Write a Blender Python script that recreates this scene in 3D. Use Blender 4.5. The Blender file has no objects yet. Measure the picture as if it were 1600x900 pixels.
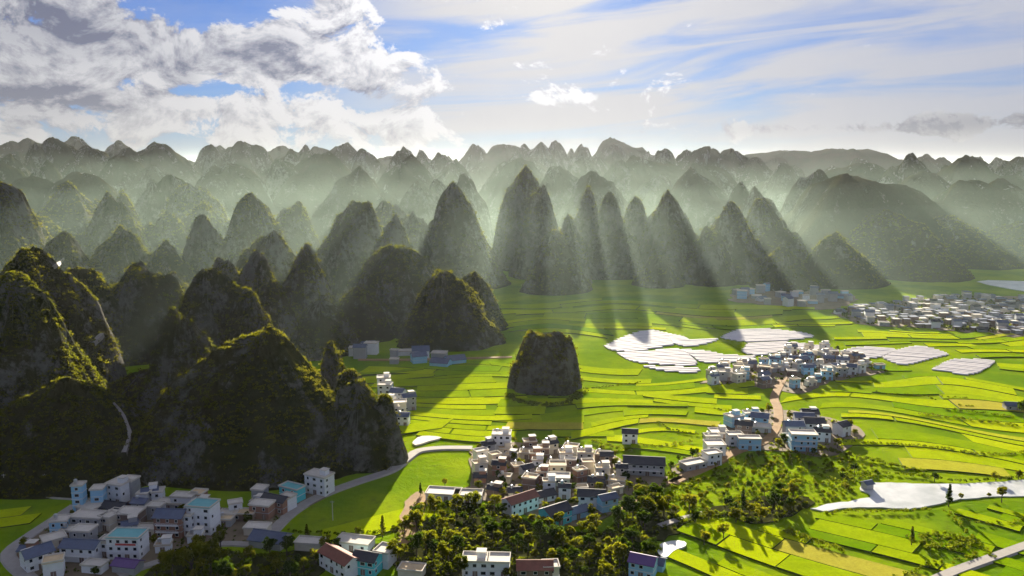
import bpy, math, random
import numpy as np
from mathutils import Vector

# ------------------------------------------------------------------ camera, sky, sun, exposure
scene = bpy.context.scene
COL = scene.collection
F = 1256.0                      # focal length in photograph pixels (1600 wide)
PITCH = math.radians(8.8)
CAM_H = 150.0
cam_data = bpy.data.cameras.new('camera')
cam_data.sensor_width = 36.0
cam_data.lens = 36.0 * F / 1600.0
cam_data.clip_start = 1.0
cam_data.clip_end = 60000.0
cam = bpy.data.objects.new('camera', cam_data)
cam.location = (0, 0, CAM_H)
cam.rotation_euler = (math.pi / 2 - PITCH, 0, 0)
COL.objects.link(cam)
scene.camera = cam

SUN_EL = math.radians(14.5)
SUN_AZ = math.radians(2.7)      # clockwise from +Y (the view direction)
sun_data = bpy.data.lights.new('sun', 'SUN')
sun_data.energy = 5.0
sun_data.angle = math.radians(0.55)
sun_data.color = (1.0, 0.9, 0.72)
sun = bpy.data.objects.new('sun', sun_data)
SUN_DIR = Vector((math.sin(SUN_AZ) * math.cos(SUN_EL), math.cos(SUN_AZ) * math.cos(SUN_EL), math.sin(SUN_EL)))
sun.rotation_euler = SUN_DIR.to_track_quat('Z', 'Y').to_euler()
sun.location = (0, 0, 600)
COL.objects.link(sun)

scene.view_settings.view_transform = 'Standard'
scene.view_settings.look = 'None'
scene.view_settings.gamma = 1.0
scene.view_settings.use_curve_mapping = False
scene.view_settings.exposure = 1.95
scene.render.engine = 'CYCLES'
cy = scene.cycles
cy.use_denoising = True
cy.max_bounces = 5
cy.diffuse_bounces = 2
cy.glossy_bounces = 2
cy.transmission_bounces = 3
cy.volume_bounces = 0
cy.use_adaptive_sampling = True
cy.adaptive_threshold = 0.02
cy.caustics_reflective = False
cy.caustics_refractive = False


def pix_dir(px, py):
    cp, sp = math.cos(PITCH), math.sin(PITCH)
    a = (px - 800.0) / F
    b = (450.0 - py) / F
    return Vector((a, cp + b * sp, -sp + b * cp))


class NB:
    """small node-building helper"""
    def __init__(self, tree):
        self.t = tree

    def n(self, kind, **kw):
        nd = self.t.nodes.new(kind)
        for k, v in kw.items():
            setattr(nd, k, v)
        return nd

    def put(self, sock, v):
        if isinstance(v, (int, float)):
            sock.default_value = v
        elif isinstance(v, (tuple, list)):
            if sock.type == 'RGBA' and len(v) == 3:
                v = (*v, 1.0)
            sock.default_value = v
        else:
            self.t.links.new(v, sock)

    def math(self, op, a, b=None, c=None, clamp=False):
        nd = self.n('ShaderNodeMath', operation=op, use_clamp=clamp)
        self.put(nd.inputs[0], a)
        if b is not None:
            self.put(nd.inputs[1], b)
        if c is not None:
            self.put(nd.inputs[2], c)
        return nd.outputs[0]

    def mix(self, f, a, b, blend='MIX'):
        nd = self.n('ShaderNodeMix', data_type='RGBA', blend_type=blend)
        self.put(nd.inputs[0], f)
        self.put(nd.inputs[6], a)
        self.put(nd.inputs[7], b)
        return nd.outputs[2]

    def smooth(self, v, a, b, lo=0.0, hi=1.0):
        nd = self.n('ShaderNodeMapRange', interpolation_type='SMOOTHSTEP')
        self.put(nd.inputs[0], v)
        for i, q in enumerate((a, b, lo, hi)):
            self.put(nd.inputs[i + 1], q)
        return nd.outputs[0]

    def noise(self, vec, scale, detail=3.0, rough=0.5, dist=0.0):
        nd = self.n('ShaderNodeTexNoise')
        if vec is not None:
            self.put(nd.inputs['Vector'], vec)
        nd.inputs['Scale'].default_value = scale
        nd.inputs['Detail'].default_value = detail
        nd.inputs['Roughness'].default_value = rough
        nd.inputs['Distortion'].default_value = dist
        return nd.outputs[0]

    def comb(self, x, y, z):
        nd = self.n('ShaderNodeCombineXYZ')
        for i, q in enumerate((x, y, z)):
            self.put(nd.inputs[i], q)
        return nd.outputs[0]


def build_world():
    w = bpy.data.worlds.new('World')
    scene.world = w
    w.use_nodes = True
    t = w.node_tree
    t.nodes.clear()
    b = NB(t)
    sky = b.n('ShaderNodeTexSky', sky_type='NISHITA')
    sky.sun_disc = False
    sky.sun_elevation = SUN_EL
    sky.sun_rotation = SUN_AZ
    sky.altitude = 1200.0
    sky.air_density = 1.0
    sky.dust_density = 0.3
    sky.ozone_density = 2.0
    tc = b.n('ShaderNodeTexCoord')
    sep = b.n('ShaderNodeSeparateXYZ')
    b.put(sep.inputs[0], tc.outputs['Generated'])
    x, y, z = sep.outputs
    u = b.math('ARCTAN2', x, y)
    v = b.math('ARCSINE', z)

    def uv(px, py):
        d = pix_dir(px, py).normalized()
        return math.atan2(d.x, d.y), math.asin(d.z)

    def blobs(items):
        tot = None
        for px, py, sx, sy, amp in items:
            u0, v0 = uv(px, py)
            a = b.math('DIVIDE', b.math('SUBTRACT', u, u0), sx / F)
            c = b.math('DIVIDE', b.math('SUBTRACT', v, v0), sy / F)
            q = b.math('ADD', b.math('MULTIPLY', a, a), b.math('MULTIPLY', c, c))
            g = b.math('MULTIPLY', b.math('EXPONENT', b.math('MULTIPLY', q, -1.0)), amp)
            tot = g if tot is None else b.math('ADD', tot, g)
        return tot

    # cumulus layer -------------------------------------------------------
    def cum_vec(dx, dz):
        return b.comb(b.math('ADD', x, dx), y, b.math('MULTIPLY', b.math('ADD', z, dz), 1.5))
    n0 = b.noise(cum_vec(0, 0), 13.0, 12.0, 0.64, 0.35)
    n1 = b.noise(cum_vec(0.008, 0.011), 13.0, 12.0, 0.64, 0.35)
    big = b.noise(cum_vec(0.3, 0.1), 3.0, 2.0, 0.5)
    bias = blobs([(330, 0, 120, 35, -0.25), (650, 25, 90, 40, -0.18), (100, 60, 200, 80, 0.16), (330, 90, 60, 30, 0.10), (500, 90, 60, 25, 0.10), (250, 165, 70, 20, 0.10), (450, 175, 90, 18, 0.10),
                  (60, 160, 160, 50, 0.10), (420, 110, 190, 60, 0.10), (560, 20, 90, 30, 0.12),
                  (760, 38, 50, 28, 0.20), (880, 145, 90, 22, 0.16), (640, 195, 90, 20, 0.13),
                  (970, 70, 30, 60, 0.05), (1300, 200, 230, 14, 0.20), (1540, 190, 90, 22, 0.16),
                  (200, 130, 60, 14, -0.14), (370, 140, 60, 14, -0.12)])
    side = b.smooth(u, -0.16, 0.03, 0.0, -0.17)          # fewer heaps towards the right
    dens = b.math('ADD', b.math('ADD', n0, bias), b.math('ADD', side, b.math('MULTIPLY', b.math('SUBTRACT', big, 0.5), 0.25)))
    mask = b.smooth(dens, 0.475, 0.55)
    lit = b.math('ADD', b.math('MULTIPLY', b.math('SUBTRACT', n0, n1), 5.0), 0.80)
    thick = b.smooth(dens, 0.60, 0.85, 0.0, 0.42)
    lit = b.math('SUBTRACT', lit, thick, clamp=True)
    low = blobs([(90, 40, 170, 40, 0.26), (1300, 200, 230, 20, 0.5), (1540, 190, 110, 26, 0.5), (80, 60, 170, 60, 0.22), (60, 165, 120, 25, 0.3), (590, 160, 40, 18, 0.45), (285, 115, 22, 25, 0.4), (430, 80, 45, 25, 0.45)])
    lit = b.math('SUBTRACT', lit, low, clamp=True)
    # brightness around the veiled sun
    sd = b.n('ShaderNodeVectorMath', operation='DOT_PRODUCT')
    b.put(sd.inputs[0], tc.outputs['Generated'])
    sd.inputs[1].default_value = SUN_DIR
    ang = b.math('ARCCOSINE', sd.outputs['Value'])
    halo = b.math('EXPONENT', b.math('MULTIPLY', ang, -3.2))
    # thin streaked layer -------------------------------------------------
    sv = b.comb(x, y, b.math('ADD', b.math('MULTIPLY', z, 9.0), b.math('MULTIPLY', x, -0.9)))
    st = b.noise(sv, 3.2, 6.0, 0.55, 0.6)
    streak = b.smooth(st, 0.32, 0.60, 0.26, 0.96)
    streak = b.math('MULTIPLY', streak, b.math('ADD', b.smooth(u, -0.30, -0.05, 0.25, 1.0), b.math('MULTIPLY', halo, 0.12)))
    hz = b.math('EXPONENT', b.math('MULTIPLY', b.math('ABSOLUTE', v), -16.0))

    skyc = b.mix(1.0, sky.outputs[0], (0.075, 0.21, 0.48, 1), 'MULTIPLY')
    K = CLOUD_K
    veil = b.mix(halo, (0.72 * K, 0.78 * K, 1.0 * K, 1), (1.5 * K, 1.45 * K, 1.4 * K, 1))
    col = b.mix(streak, skyc, veil)
    fwd = b.math('EXPONENT', b.math('MULTIPLY', ang, -1.3))
    bright = b.mix(fwd, (0.55 * K, 0.55 * K, 0.60 * K, 1), (2.0 * K, 2.0 * K, 2.06 * K, 1))
    dark = b.mix(fwd, (0.10 * K, 0.12 * K, 0.20 * K, 1), (0.46 * K, 0.50 * K, 0.74 * K, 1))
    cl = b.mix(lit, dark, bright)
    col = b.mix(mask, col, cl)
    col = b.mix(b.math('MULTIPLY', hz, 0.85), col, b.mix(fwd, (0.30 * K, 0.30 * K, 0.31 * K, 1), (1.1 * K, 1.04 * K, 0.97 * K, 1)))
    bg = b.n('ShaderNodeBackground')
    b.put(bg.inputs[0], col)
    bg.inputs[1].default_value = 0.05
    w.cycles.sampling_method = 'MANUAL'
    w.cycles.sample_map_resolution = 512
    out = b.n('ShaderNodeOutputWorld')
    t.links.new(bg.outputs[0], out.inputs[0])


CLOUD_K = 3.1
build_world()

# ------------------------------------------------------------------ geometry helpers
def ground(px, py, z=0.0):
    d = pix_dir(px, py)
    s = (z - CAM_H) / d.z
    return Vector((d.x * s, d.y * s, z))


def at_depth(px, py, Y):
    d = pix_dir(px, py)
    s = Y / d.y
    return Vector((d.x * s, Y, CAM_H + d.z * s))


def project(p):
    cp, sp = math.cos(PITCH), math.sin(PITCH)
    z = p[2] - CAM_H
    depth = p[1] * cp - z * sp
    up = p[1] * sp + z * cp
    return 800 + F * p[0] / depth, 450 - F * up / depth


def _h(ix, iy, iz, seed):
    n = (ix.astype(np.int64) * 374761393 + iy.astype(np.int64) * 668265263 + iz.astype(np.int64) * 2147483647 + seed * 1274126177) & 0xFFFFFFFF
    n = ((n ^ (n >> 13)) * 1274126177) & 0xFFFFFFFF
    n = ((n ^ (n >> 16)) * 2246822519) & 0xFFFFFFFF
    return ((n ^ (n >> 15)) & 0xFFFFFF) / float(0xFFFFFF)


def vnoise(x, y, z, seed=0):
    x0, y0, z0 = np.floor(x), np.floor(y), np.floor(z)
    fx, fy, fz = x - x0, y - y0, z - z0
    fx, fy, fz = fx * fx * (3 - 2 * fx), fy * fy * (3 - 2 * fy), fz * fz * (3 - 2 * fz)
    r = 0
    for i in (0, 1):
        for j in (0, 1):
            for k in (0, 1):
                w = (fx if i else 1 - fx) * (fy if j else 1 - fy) * (fz if k else 1 - fz)
                r = r + w * _h(x0 + i, y0 + j, z0 + k, seed)
    return r * 2 - 1


def fbm(x, y, z=None, seed=0, octaves=4, gain=0.5):
    if z is None:
        z = np.zeros_like(x)
    a, s, tot = 1.0, 1.0, 0
    for o in range(octaves):
        tot = tot + a * vnoise(x * s, y * s, z * s, seed + o * 17)
        a *= gain
        s *= 2.03
    return tot


def mesh_np(name, verts, faces, mats, smooth=False, midx=None, tint=None):
    """faces: (n,3) or (n,4) int array, or list of tuples"""
    me = bpy.data.meshes.new(name)
    if isinstance(faces, np.ndarray):
        k = faces.shape[1]
        n = len(faces)
        me.vertices.add(len(verts))
        me.vertices.foreach_set('co', np.asarray(verts, dtype=np.float32).ravel())
        me.loops.add(n * k)
        me.loops.foreach_set('vertex_index', faces.astype(np.int32).ravel())
        me.polygons.add(n)
        me.polygons.foreach_set('loop_start', np.arange(0, n * k, k, dtype=np.int32))
        me.polygons.foreach_set('loop_total', np.full(n, k, dtype=np.int32))
    else:
        me.from_pydata([tuple(v) for v in verts], [], faces)
        n = len(faces)
    if midx is not None:
        me.polygons.foreach_set('material_index', np.asarray(midx, dtype=np.int32))
    if tint is not None:
        at = me.attributes.new('tint', 'FLOAT', 'POINT')
        at.data.foreach_set('value', np.asarray(tint, dtype=np.float32))
    if smooth:
        me.polygons.foreach_set('use_smooth', np.ones(n, dtype=bool))
    me.update(calc_edges=True)
    me.validate()
    for m in (mats if isinstance(mats, (list, tuple)) else [mats]):
        me.materials.append(m)
    return me


def obj(name, me, parent=None, loc=(0, 0, 0), rz=0.0, scale=None):
    o = bpy.data.objects.new(name, me)
    COL.objects.link(o)
    o.location = loc
    o.rotation_euler = (0, 0, rz)
    if scale is not None:
        o.scale = scale if isinstance(scale, (tuple, list)) else (scale,) * 3
    if parent is not None:
        o.parent = parent
    return o


def tag(o, label=None, cat=None, group=None, kind=None):
    for k, v in (('label', label), ('category', cat), ('group', group), ('kind', kind)):
        if v:
            o[k] = v
    return o


class MB:
    """collects boxes and prisms into one mesh"""
    def __init__(self):
        self.v, self.f, self.m = [], [], []

    def add(self, vs, fs, m=0):
        o = len(self.v)
        self.v += [tuple(q) for q in vs]
        self.f += [tuple(i + o for i in q) for q in fs]
        self.m += [m] * len(fs)

    def box(self, x0, x1, y0, y1, z0, z1, m=0):
        vs = [(x, y, z) for z in (z0, z1) for y in (y0, y1) for x in (x0, x1)]
        self.add(vs, [(0, 2, 3, 1), (4, 5, 7, 6), (0, 1, 5, 4), (2, 6, 7, 3), (0, 4, 6, 2), (1, 3, 7, 5)], m)

    def tube(self, p0, p1, r0, r1, n=6, m=0):
        p0, p1 = Vector(p0), Vector(p1)
        ax = (p1 - p0).normalized()
        s = ax.orthogonal().normalized()
        t = ax.cross(s)
        vs = []
        for p, r in ((p0, r0), (p1, r1)):
            for i in range(n):
                a = 2 * math.pi * i / n
                vs.append(p + s * (math.cos(a) * r) + t * (math.sin(a) * r))
        fs = [(i, (i + 1) % n, n + (i + 1) % n, n + i) for i in range(n)]
        fs += [tuple(range(n, 2 * n)), tuple(range(n - 1, -1, -1))]
        self.add(vs, fs, m)

    def mesh(self, name, mats):
        return mesh_np(name, self.v, self.f, mats, midx=self.m)


def in_poly(x, y, poly):
    c = False
    n = len(poly)
    j = n - 1
    for i in range(n):
        xi, yi = poly[i][0], poly[i][1]
        xj, yj = poly[j][0], poly[j][1]
        if (yi > y) != (yj > y) and x < (xj - xi) * (y - yi) / (yj - yi) + xi:
            c = not c
        j = i
    return c


def gpoly(pts):
    return [ground(*p) for p in pts]


# ------------------------------------------------------------------ materials
def new_mat(name):
    m = bpy.data.materials.new(name)
    m.use_nodes = True
    m.node_tree.nodes.clear()
    return m, NB(m.node_tree)


def finish(b, shader, vol=None):
    out = b.n('ShaderNodeOutputMaterial')
    if shader is not None:
        b.t.links.new(shader, out.inputs['Surface'])
    if vol is not None:
        b.t.links.new(vol, out.inputs['Volume'])


def bsdf(b, color, rough=0.8, spec=0.3, normal=None, metal=0.0):
    p = b.n('ShaderNodeBsdfPrincipled')
    b.put(p.inputs['Base Color'], color)
    b.put(p.inputs['Roughness'], rough)
    p.inputs['Specular IOR Level'].default_value = spec
    p.inputs['Metallic'].default_value = metal
    if normal is not None:
        b.t.links.new(normal, p.inputs['Normal'])
    return p.outputs[0]


def bump(b, height, strength, dist):
    nd = b.n('ShaderNodeBump')
    b.put(nd.inputs['Height'], height)
    nd.inputs['Strength'].default_value = strength
    nd.inputs['Distance'].default_value = dist
    return nd.outputs[0]


def pos(b):
    return b.n('ShaderNodeNewGeometry').outputs['Position']


def simple(name, color, rough=0.8, var=0.25, scale=0.6, spec=0.3, metal=0.0, bmp=0.0):
    m, b = new_mat(name)
    p = pos(b)
    n = b.noise(p, scale, 5.0, 0.65)
    ri = b.n('ShaderNodeObjectInfo').outputs['Random']
    f = b.math('ADD', b.math('MULTIPLY', b.math('SUBTRACT', n, 0.5), 2.2 * var), b.math('MULTIPLY', b.math('SUBTRACT', ri, 0.5), var * 0.5))
    f = b.math('ADD', f, 1.0)
    c = b.mix(1.0, (*color, 1), b.comb(f, f, f), 'MULTIPLY')
    nm = bump(b, n, 0.5, bmp) if bmp else None
    finish(b, bsdf(b, c, rough, spec, nm, metal))
    return m


def leaf_mat(name, c1, c2, trans=0.45, gain=2.0, use_tint=True):
    """backlit leaves: a diffuse and a translucent lobe; tint varies between clumps and plants"""
    m, b = new_mat(name)
    ri = b.n('ShaderNodeObjectInfo').outputs['Random']
    if use_tint:
        at = b.n('ShaderNodeAttribute', attribute_name='tint')
        f = b.math('ADD', b.math('MULTIPLY', at.outputs['Fac'], 0.6), b.math('MULTIPLY', ri, 0.4))
    else:
        f = ri
    big = b.noise(pos(b), 0.03, 3.0, 0.6)
    f = b.math('ADD', f, b.math('MULTIPLY', b.math('SUBTRACT', big, 0.5), 0.9), clamp=True)
    c = b.mix(f, (*c1, 1), (*c2, 1))
    d = b.n('ShaderNodeBsdfDiffuse')
    b.put(d.inputs[0], c)
    tr = b.n('ShaderNodeBsdfTranslucent')
    tc_ = b.mix(1.0, c, (gain * 1.02, gain, gain * 0.3, 1), 'MULTIPLY')
    b.put(tr.inputs[0], tc_)
    mx = b.n('ShaderNodeMixShader')
    mx.inputs[0].default_value = trans
    b.t.links.new(d.outputs[0], mx.inputs[1])
    b.t.links.new(tr.outputs[0], mx.inputs[2])
    finish(b, mx.outputs[0])
    return m


def hill_mat():
    m, b = new_mat('karst_hill')
    g = b.n('ShaderNodeNewGeometry')
    p = g.outputs['Position']
    sep = b.n('ShaderNodeSeparateXYZ')
    b.put(sep.inputs[0], g.outputs['True Normal'])
    sp = b.n('ShaderNodeSeparateXYZ')
    b.put(sp.inputs[0], p)
    stretched = b.comb(sp.outputs[0], sp.outputs[1], b.math('MULTIPLY', sp.outputs[2], 0.45))
    n1 = b.noise(stretched, 0.035, 8.0, 0.7, 0.4)
    n2 = b.noise(p, 0.22, 6.0, 0.75)
    n3 = b.noise(p, 0.012, 3.0, 0.5)
    veg = b.mix(n2, (0.012, 0.017, 0.005, 1), (0.046, 0.050, 0.013, 1))
    veg = b.mix(b.smooth(n3, 0.35, 0.65), veg, b.mix(n2, (0.016, 0.014, 0.006, 1), (0.065, 0.056, 0.020, 1)))
    rock = b.mix(n2, (0.05, 0.048, 0.045, 1), (0.32, 0.305, 0.285, 1))
    steep = b.math('SUBTRACT', 0.62, sep.outputs[2])
    rf = b.smooth(b.math('ADD', b.math('MULTIPLY', steep, 0.55), b.math('ADD', n1, b.math('MULTIPLY', b.math('SUBTRACT', n2, 0.5), 0.6))), 0.60, 0.78)
    c = b.mix(b.math('MULTIPLY', rf, 0.75), veg, rock)
    nm = bump(b, b.math('ADD', b.math('MULTIPLY', n2, 1.0), n1), 1.0, 5.0)
    finish(b, bsdf(b, c, 1.0, 0.0, nm))
    return m


def paddy_mat():
    m, b = new_mat('paddy_rice')
    p = pos(b)
    ri = b.n('ShaderNodeObjectInfo').outputs['Random']
    at = b.n('ShaderNodeAttribute', attribute_name='tint').outputs['Fac']
    n = b.noise(p, 0.03, 5.0, 0.65)
    n2 = b.noise(p, 0.9, 4.0, 0.7)
    sp = b.n('ShaderNodeSeparateXYZ')
    b.put(sp.inputs[0], p)
    rows = b.noise(b.comb(b.math('MULTIPLY', sp.outputs[0], 0.12), sp.outputs[1], 0.0), 0.35, 3.0, 0.6)
    f = b.math('ADD', b.math('MULTIPLY', at, 1.1), b.math('ADD', b.math('MULTIPLY', n, 0.7), b.math('MULTIPLY', rows, 0.35)))
    f = b.math('SUBTRACT', f, 0.50, clamp=True)
    c = b.mix(f, (0.12, 0.23, 0.003, 1), (0.36, 0.43, 0.005, 1))
    # a few ripening or cut patches
    c = b.mix(b.smooth(at, 0.93, 0.99), c, (0.36, 0.33, 0.04, 1))
    n4 = b.noise(p, 0.16, 4.0, 0.6)
    k = b.math('ADD', 0.42, b.math('ADD', b.math('MULTIPLY', n2, 0.62), b.math('MULTIPLY', n4, 0.5)))
    c = b.mix(1.0, c, b.comb(k, k, k), 'MULTIPLY')
    nm = bump(b, n2, 0.6, 0.5)
    finish(b, bsdf(b, c, 1.0, 0.0, nm))
    return m


def ground_mat():
    m, b = new_mat('valley_ground')
    p = pos(b)
    n = b.noise(p, 0.012, 6.0, 0.65)
    n2 = b.noise(p, 0.15, 6.0, 0.7)
    c = b.mix(b.smooth(n, 0.35, 0.65), (0.10, 0.19, 0.006, 1), (0.23, 0.31, 0.008, 1))
    c = b.mix(b.smooth(n2, 0.50, 0.80, 0.0, 0.6), c, (0.07, 0.08, 0.02, 1))
    finish(b, bsdf(b, c, 1.0, 0.0, bump(b, n2, 0.8, 1.2)))
    return m


def water_mat():
    m, b = new_mat('water_surface')
    n = b.noise(pos(b), 0.8, 4.0, 0.6)
    g = b.n('ShaderNodeBsdfPrincipled')
    b.put(g.inputs['Base Color'], b.mix(b.smooth(b.noise(pos(b), 0.06, 5.0, 0.6), 0.35, 0.65), (0.40, 0.42, 0.40, 1), (0.64, 0.64, 0.62, 1)))  # pale silt tone; the bright sky reflection is painted into it too
    g.inputs['Roughness'].default_value = 0.30
    g.inputs['Specular IOR Level'].default_value = 1.0
    g.inputs['IOR'].default_value = 1.6
    b.t.links.new(bump(b, n, 0.25, 0.25), g.inputs['Normal'])
    finish(b, g.outputs[0])
    return m


def glass_mat():
    m, b = new_mat('window_glass')
    finish(b, bsdf(b, (0.012, 0.016, 0.024), 0.12, 0.5))
    return m


M = {
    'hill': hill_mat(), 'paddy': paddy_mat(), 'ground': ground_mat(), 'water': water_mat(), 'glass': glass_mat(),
    'shrub': leaf_mat('hill_shrub', (0.018, 0.023, 0.006), (0.058, 0.055, 0.009), 0.5, 5.0),
    'leaf': leaf_mat('tree_leaf', (0.016, 0.030, 0.005), (0.120, 0.115, 0.012), 0.5, 3.6),
    'leafdark': leaf_mat('dark_tree_leaf', (0.012, 0.026, 0.006), (0.055, 0.085, 0.012), 0.4, 2.4),
    'hedge': leaf_mat('hedge_leaf', (0.024, 0.048, 0.008), (0.15, 0.17, 0.014), 0.45, 2.2),
    'bank': simple('field_bank', (0.055, 0.075, 0.016), 0.95, 0.4, 0.4),
    'dark_floor': simple('woodland_floor', (0.042, 0.045, 0.016), 0.95, 0.5, 0.25, 0.0, 0.0, 0.5),  # mottled dark tone for the ground between the trees
    'bark': simple('bark', (0.09, 0.07, 0.05), 0.95, 0.3, 2.0),
    'road': simple('concrete_road', (0.34, 0.31, 0.28), 0.9, 0.22, 0.35),
    'dirt': simple('bare_earth', (0.30, 0.19, 0.095), 0.95, 0.45, 0.12, 0.2, 0.0, 0.6),
    'yard': simple('village_yard', (0.20, 0.155, 0.10), 0.95, 0.5, 0.10, 0.2, 0.0, 0.6),
    'plastic': simple('plastic_sheeting', (0.64, 0.60, 0.585), 0.75, 0.25, 0.2, 0.1),
    'white': simple('white_plaster', (0.74, 0.75, 0.76), 0.85, 0.16, 0.5),
    'cream': simple('cream_plaster', (0.66, 0.60, 0.48), 0.85, 0.2, 0.5),
    'grey': simple('grey_render', (0.36, 0.36, 0.37), 0.9, 0.25, 0.5),
    'brick': simple('red_brick', (0.30, 0.16, 0.11), 0.9, 0.25, 0.8),
    'brown': simple('brown_render', (0.21, 0.15, 0.12), 0.9, 0.3, 0.5),
    'blue': simple('pale_blue_paint', (0.30, 0.55, 0.72), 0.8, 0.15, 0.5),
    'turquoise': simple('turquoise_paint', (0.10, 0.56, 0.60), 0.8, 0.12, 0.5),
    'green': simple('pale_green_paint', (0.48, 0.56, 0.42), 0.85, 0.15, 0.5),
    'flat': simple('concrete_roof', (0.60, 0.55, 0.47), 0.9, 0.25, 0.3),
    'tan': simple('tan_roof', (0.62, 0.47, 0.28), 0.9, 0.25, 0.3),
    'tile': simple('dark_roof_tile', (0.045, 0.045, 0.055), 0.75, 0.4, 0.5),
    'slate': simple('blue_grey_roof', (0.10, 0.12, 0.18), 0.7, 0.3, 0.5),
    'redtile': simple('red_brown_tile', (0.22, 0.085, 0.06), 0.8, 0.35, 0.5),
    'purple': simple('purple_metal_roof', (0.13, 0.07, 0.20), 0.6, 0.2, 0.5),
    'teal': simple('teal_metal_roof', (0.16, 0.42, 0.42), 0.6, 0.2, 0.5),
    'frame': simple('window_frame', (0.70, 0.70, 0.70), 0.7, 0.1, 1.0),
    'redband': simple('red_panel', (0.55, 0.09, 0.08), 0.8, 0.1, 1.0),
    'steel': simple('steel_tank', (0.55, 0.57, 0.60), 0.35, 0.1, 1.0, 0.5, 0.8),
    'rock': simple('grey_boulder', (0.30, 0.29, 0.27), 0.95, 0.35, 0.5),
}

# ------------------------------------------------------------------ ground
RNG = random.Random(11)
NR = np.random.default_rng(5)

gx = np.concatenate([np.linspace(-22000, -1500, 14), np.linspace(-1300, 1300, 53), np.linspace(1500, 22000, 14)])
gy = np.concatenate([np.linspace(-3000, 0, 6), np.linspace(60, 1500, 49), np.linspace(1800, 26000, 16)])
GX, GY = np.meshgrid(gx, gy)
GZ = 0.25 * vnoise(GX / 60, GY / 60, GX * 0, 3) - 0.35
nxg, nyg = len(gx), len(gy)
idx = np.arange(nxg * nyg).reshape(nyg, nxg)
q = np.stack([idx[:-1, :-1], idx[:-1, 1:], idx[1:, 1:], idx[1:, :-1]], -1).reshape(-1, 4)
GROUND = obj('ground', mesh_np('ground', np.stack([GX, GY, GZ], -1).reshape(-1, 3), q, M['ground'], True))
tag(GROUND, 'green valley floor between the karst hills', kind='structure')


def slab(name, pts, mat, z=0.0, depth=0.6, parent=None, label=None, kind='structure', jitter=0.0):
    """a flat sheet with real edges from a ground outline (pixel points)"""
    P = gpoly(pts)
    vs = [(p.x, p.y, z) for p in P] + [(p.x, p.y, z - depth) for p in P]
    n = len(P)
    fs = [tuple(range(n))] + [(i, n + i, n + (i + 1) % n, (i + 1) % n) for i in range(n)]
    a = sum(P[i].x * P[(i + 1) % n].y - P[(i + 1) % n].x * P[i].y for i in range(n))
    if a < 0:
        fs = [tuple(reversed(f)) for f in fs]
    o = obj(name, mesh_np(name, vs, fs, mat), parent)
    return tag(o, label, kind=kind)


def catmull(P, step):
    out = []
    n = len(P)
    for i in range(n - 1):
        p0, p1, p2, p3 = P[max(i - 1, 0)], P[i], P[i + 1], P[min(i + 2, n - 1)]
        k = max(2, int((p2 - p1).length / step))
        for j in range(k):
            t = j / k
            out.append(0.5 * ((2 * p1) + (p2 - p0) * t + (2 * p0 - 5 * p1 + 4 * p2 - p3) * t * t + (3 * p1 - p0 - 3 * p2 + p3) * t ** 3))
    out.append(P[-1])
    return out


def smooth_outline(pts, step=3.0, amp=0.8, seed=0):
    P = gpoly(pts)
    P = catmull(P + [P[0]], step)[:-1]
    r = random.Random(seed)
    return [p + Vector((r.uniform(-amp, amp), r.uniform(-amp, amp), 0)) for p in P]


def sheet(name, P, mat, z, depth, label, kind='structure', parent=None):
    vs = [(p.x, p.y, z) for p in P] + [(p.x, p.y, z - depth) for p in P]
    n = len(P)
    fs = [tuple(range(n))] + [(i, n + i, n + (i + 1) % n, (i + 1) % n) for i in range(n)]
    a = sum(P[i].x * P[(i + 1) % n].y - P[(i + 1) % n].x * P[i].y for i in range(n))
    if a < 0:
        fs = [tuple(reversed(f)) for f in fs]
    return tag(obj(name, mesh_np(name, vs, fs, mat), parent), label, kind=kind)


ROADS = []


def road(pts, width, label, name='road', mat='road', z=0.35):
    P = catmull(gpoly(pts), 4.0)
    vs, fs = [], []
    for i, p in enumerate(P):
        d = (P[min(i + 1, len(P) - 1)] - P[max(i - 1, 0)]).normalized()
        s = Vector((-d.y, d.x, 0)) * (width / 2)
        for q_ in (p + s, p - s):
            vs.append((q_.x, q_.y, z))
        for q_ in (p + s * 1.25, p - s * 1.25):
            vs.append((q_.x, q_.y, z - 0.8))
        if i:
            a, c = 4 * (i - 1), 4 * i
            fs += [(a, a + 1, c + 1, c), (a + 2, a, c, c + 2), (a + 1, a + 3, c + 3, c + 1)]
    o = obj(name, mesh_np(name, vs, fs, M[mat]))
    tag(o, label, kind='structure')
    ROADS.append((P, width))
    return o


ROAD_MAIN = [(405, 850), (430, 826), (455, 802), (500, 775), (560, 752), (610, 735), (640, 713), (655, 704), (690, 700), (738, 700)]
road(ROAD_MAIN, 5.0, 'pale concrete road curving round the foot of the dark hill into the village')
road([(-40, 765), (20, 770), (70, 775), (118, 778)], 3.4, 'narrow road between dark fields behind the shaded village')
road([(118, 790), (80, 815), (45, 838), (14, 862), (20, 880), (48, 905), (60, 920)], 5.0, 'grey road bending round the shaded village')
road([(185, 900), (225, 885), (290, 866), (345, 850), (400, 852)], 3.6, 'lane in front of the shaded village')
road([(1225, 590), (1217, 605), (1210, 622), (1216, 640), (1214, 665), (1195, 690), (1150, 705), (1120, 722), (1080, 740), (1050, 755)], 5.0, 'sunlit track linking the two villages in the rice plain', mat='dirt')
road([(1440, 915), (1490, 893), (1545, 873), (1620, 846)], 4.0, 'pale road crossing the rice fields beside the stream')
road([(560, 562), (640, 562), (720, 560), (800, 558)], 4.0, 'road along the foot of the double-peaked hill', mat='dirt')
road([(1065, 745), (1030, 762), (990, 785), (960, 800)], 3.0, 'footpath through the scrub beside the sunlit village', mat='dirt')
road([(1100, 802), (1060, 812), (1030, 822)], 3.0, 'short pale path between the scrubby banks', mat='road')

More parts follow.
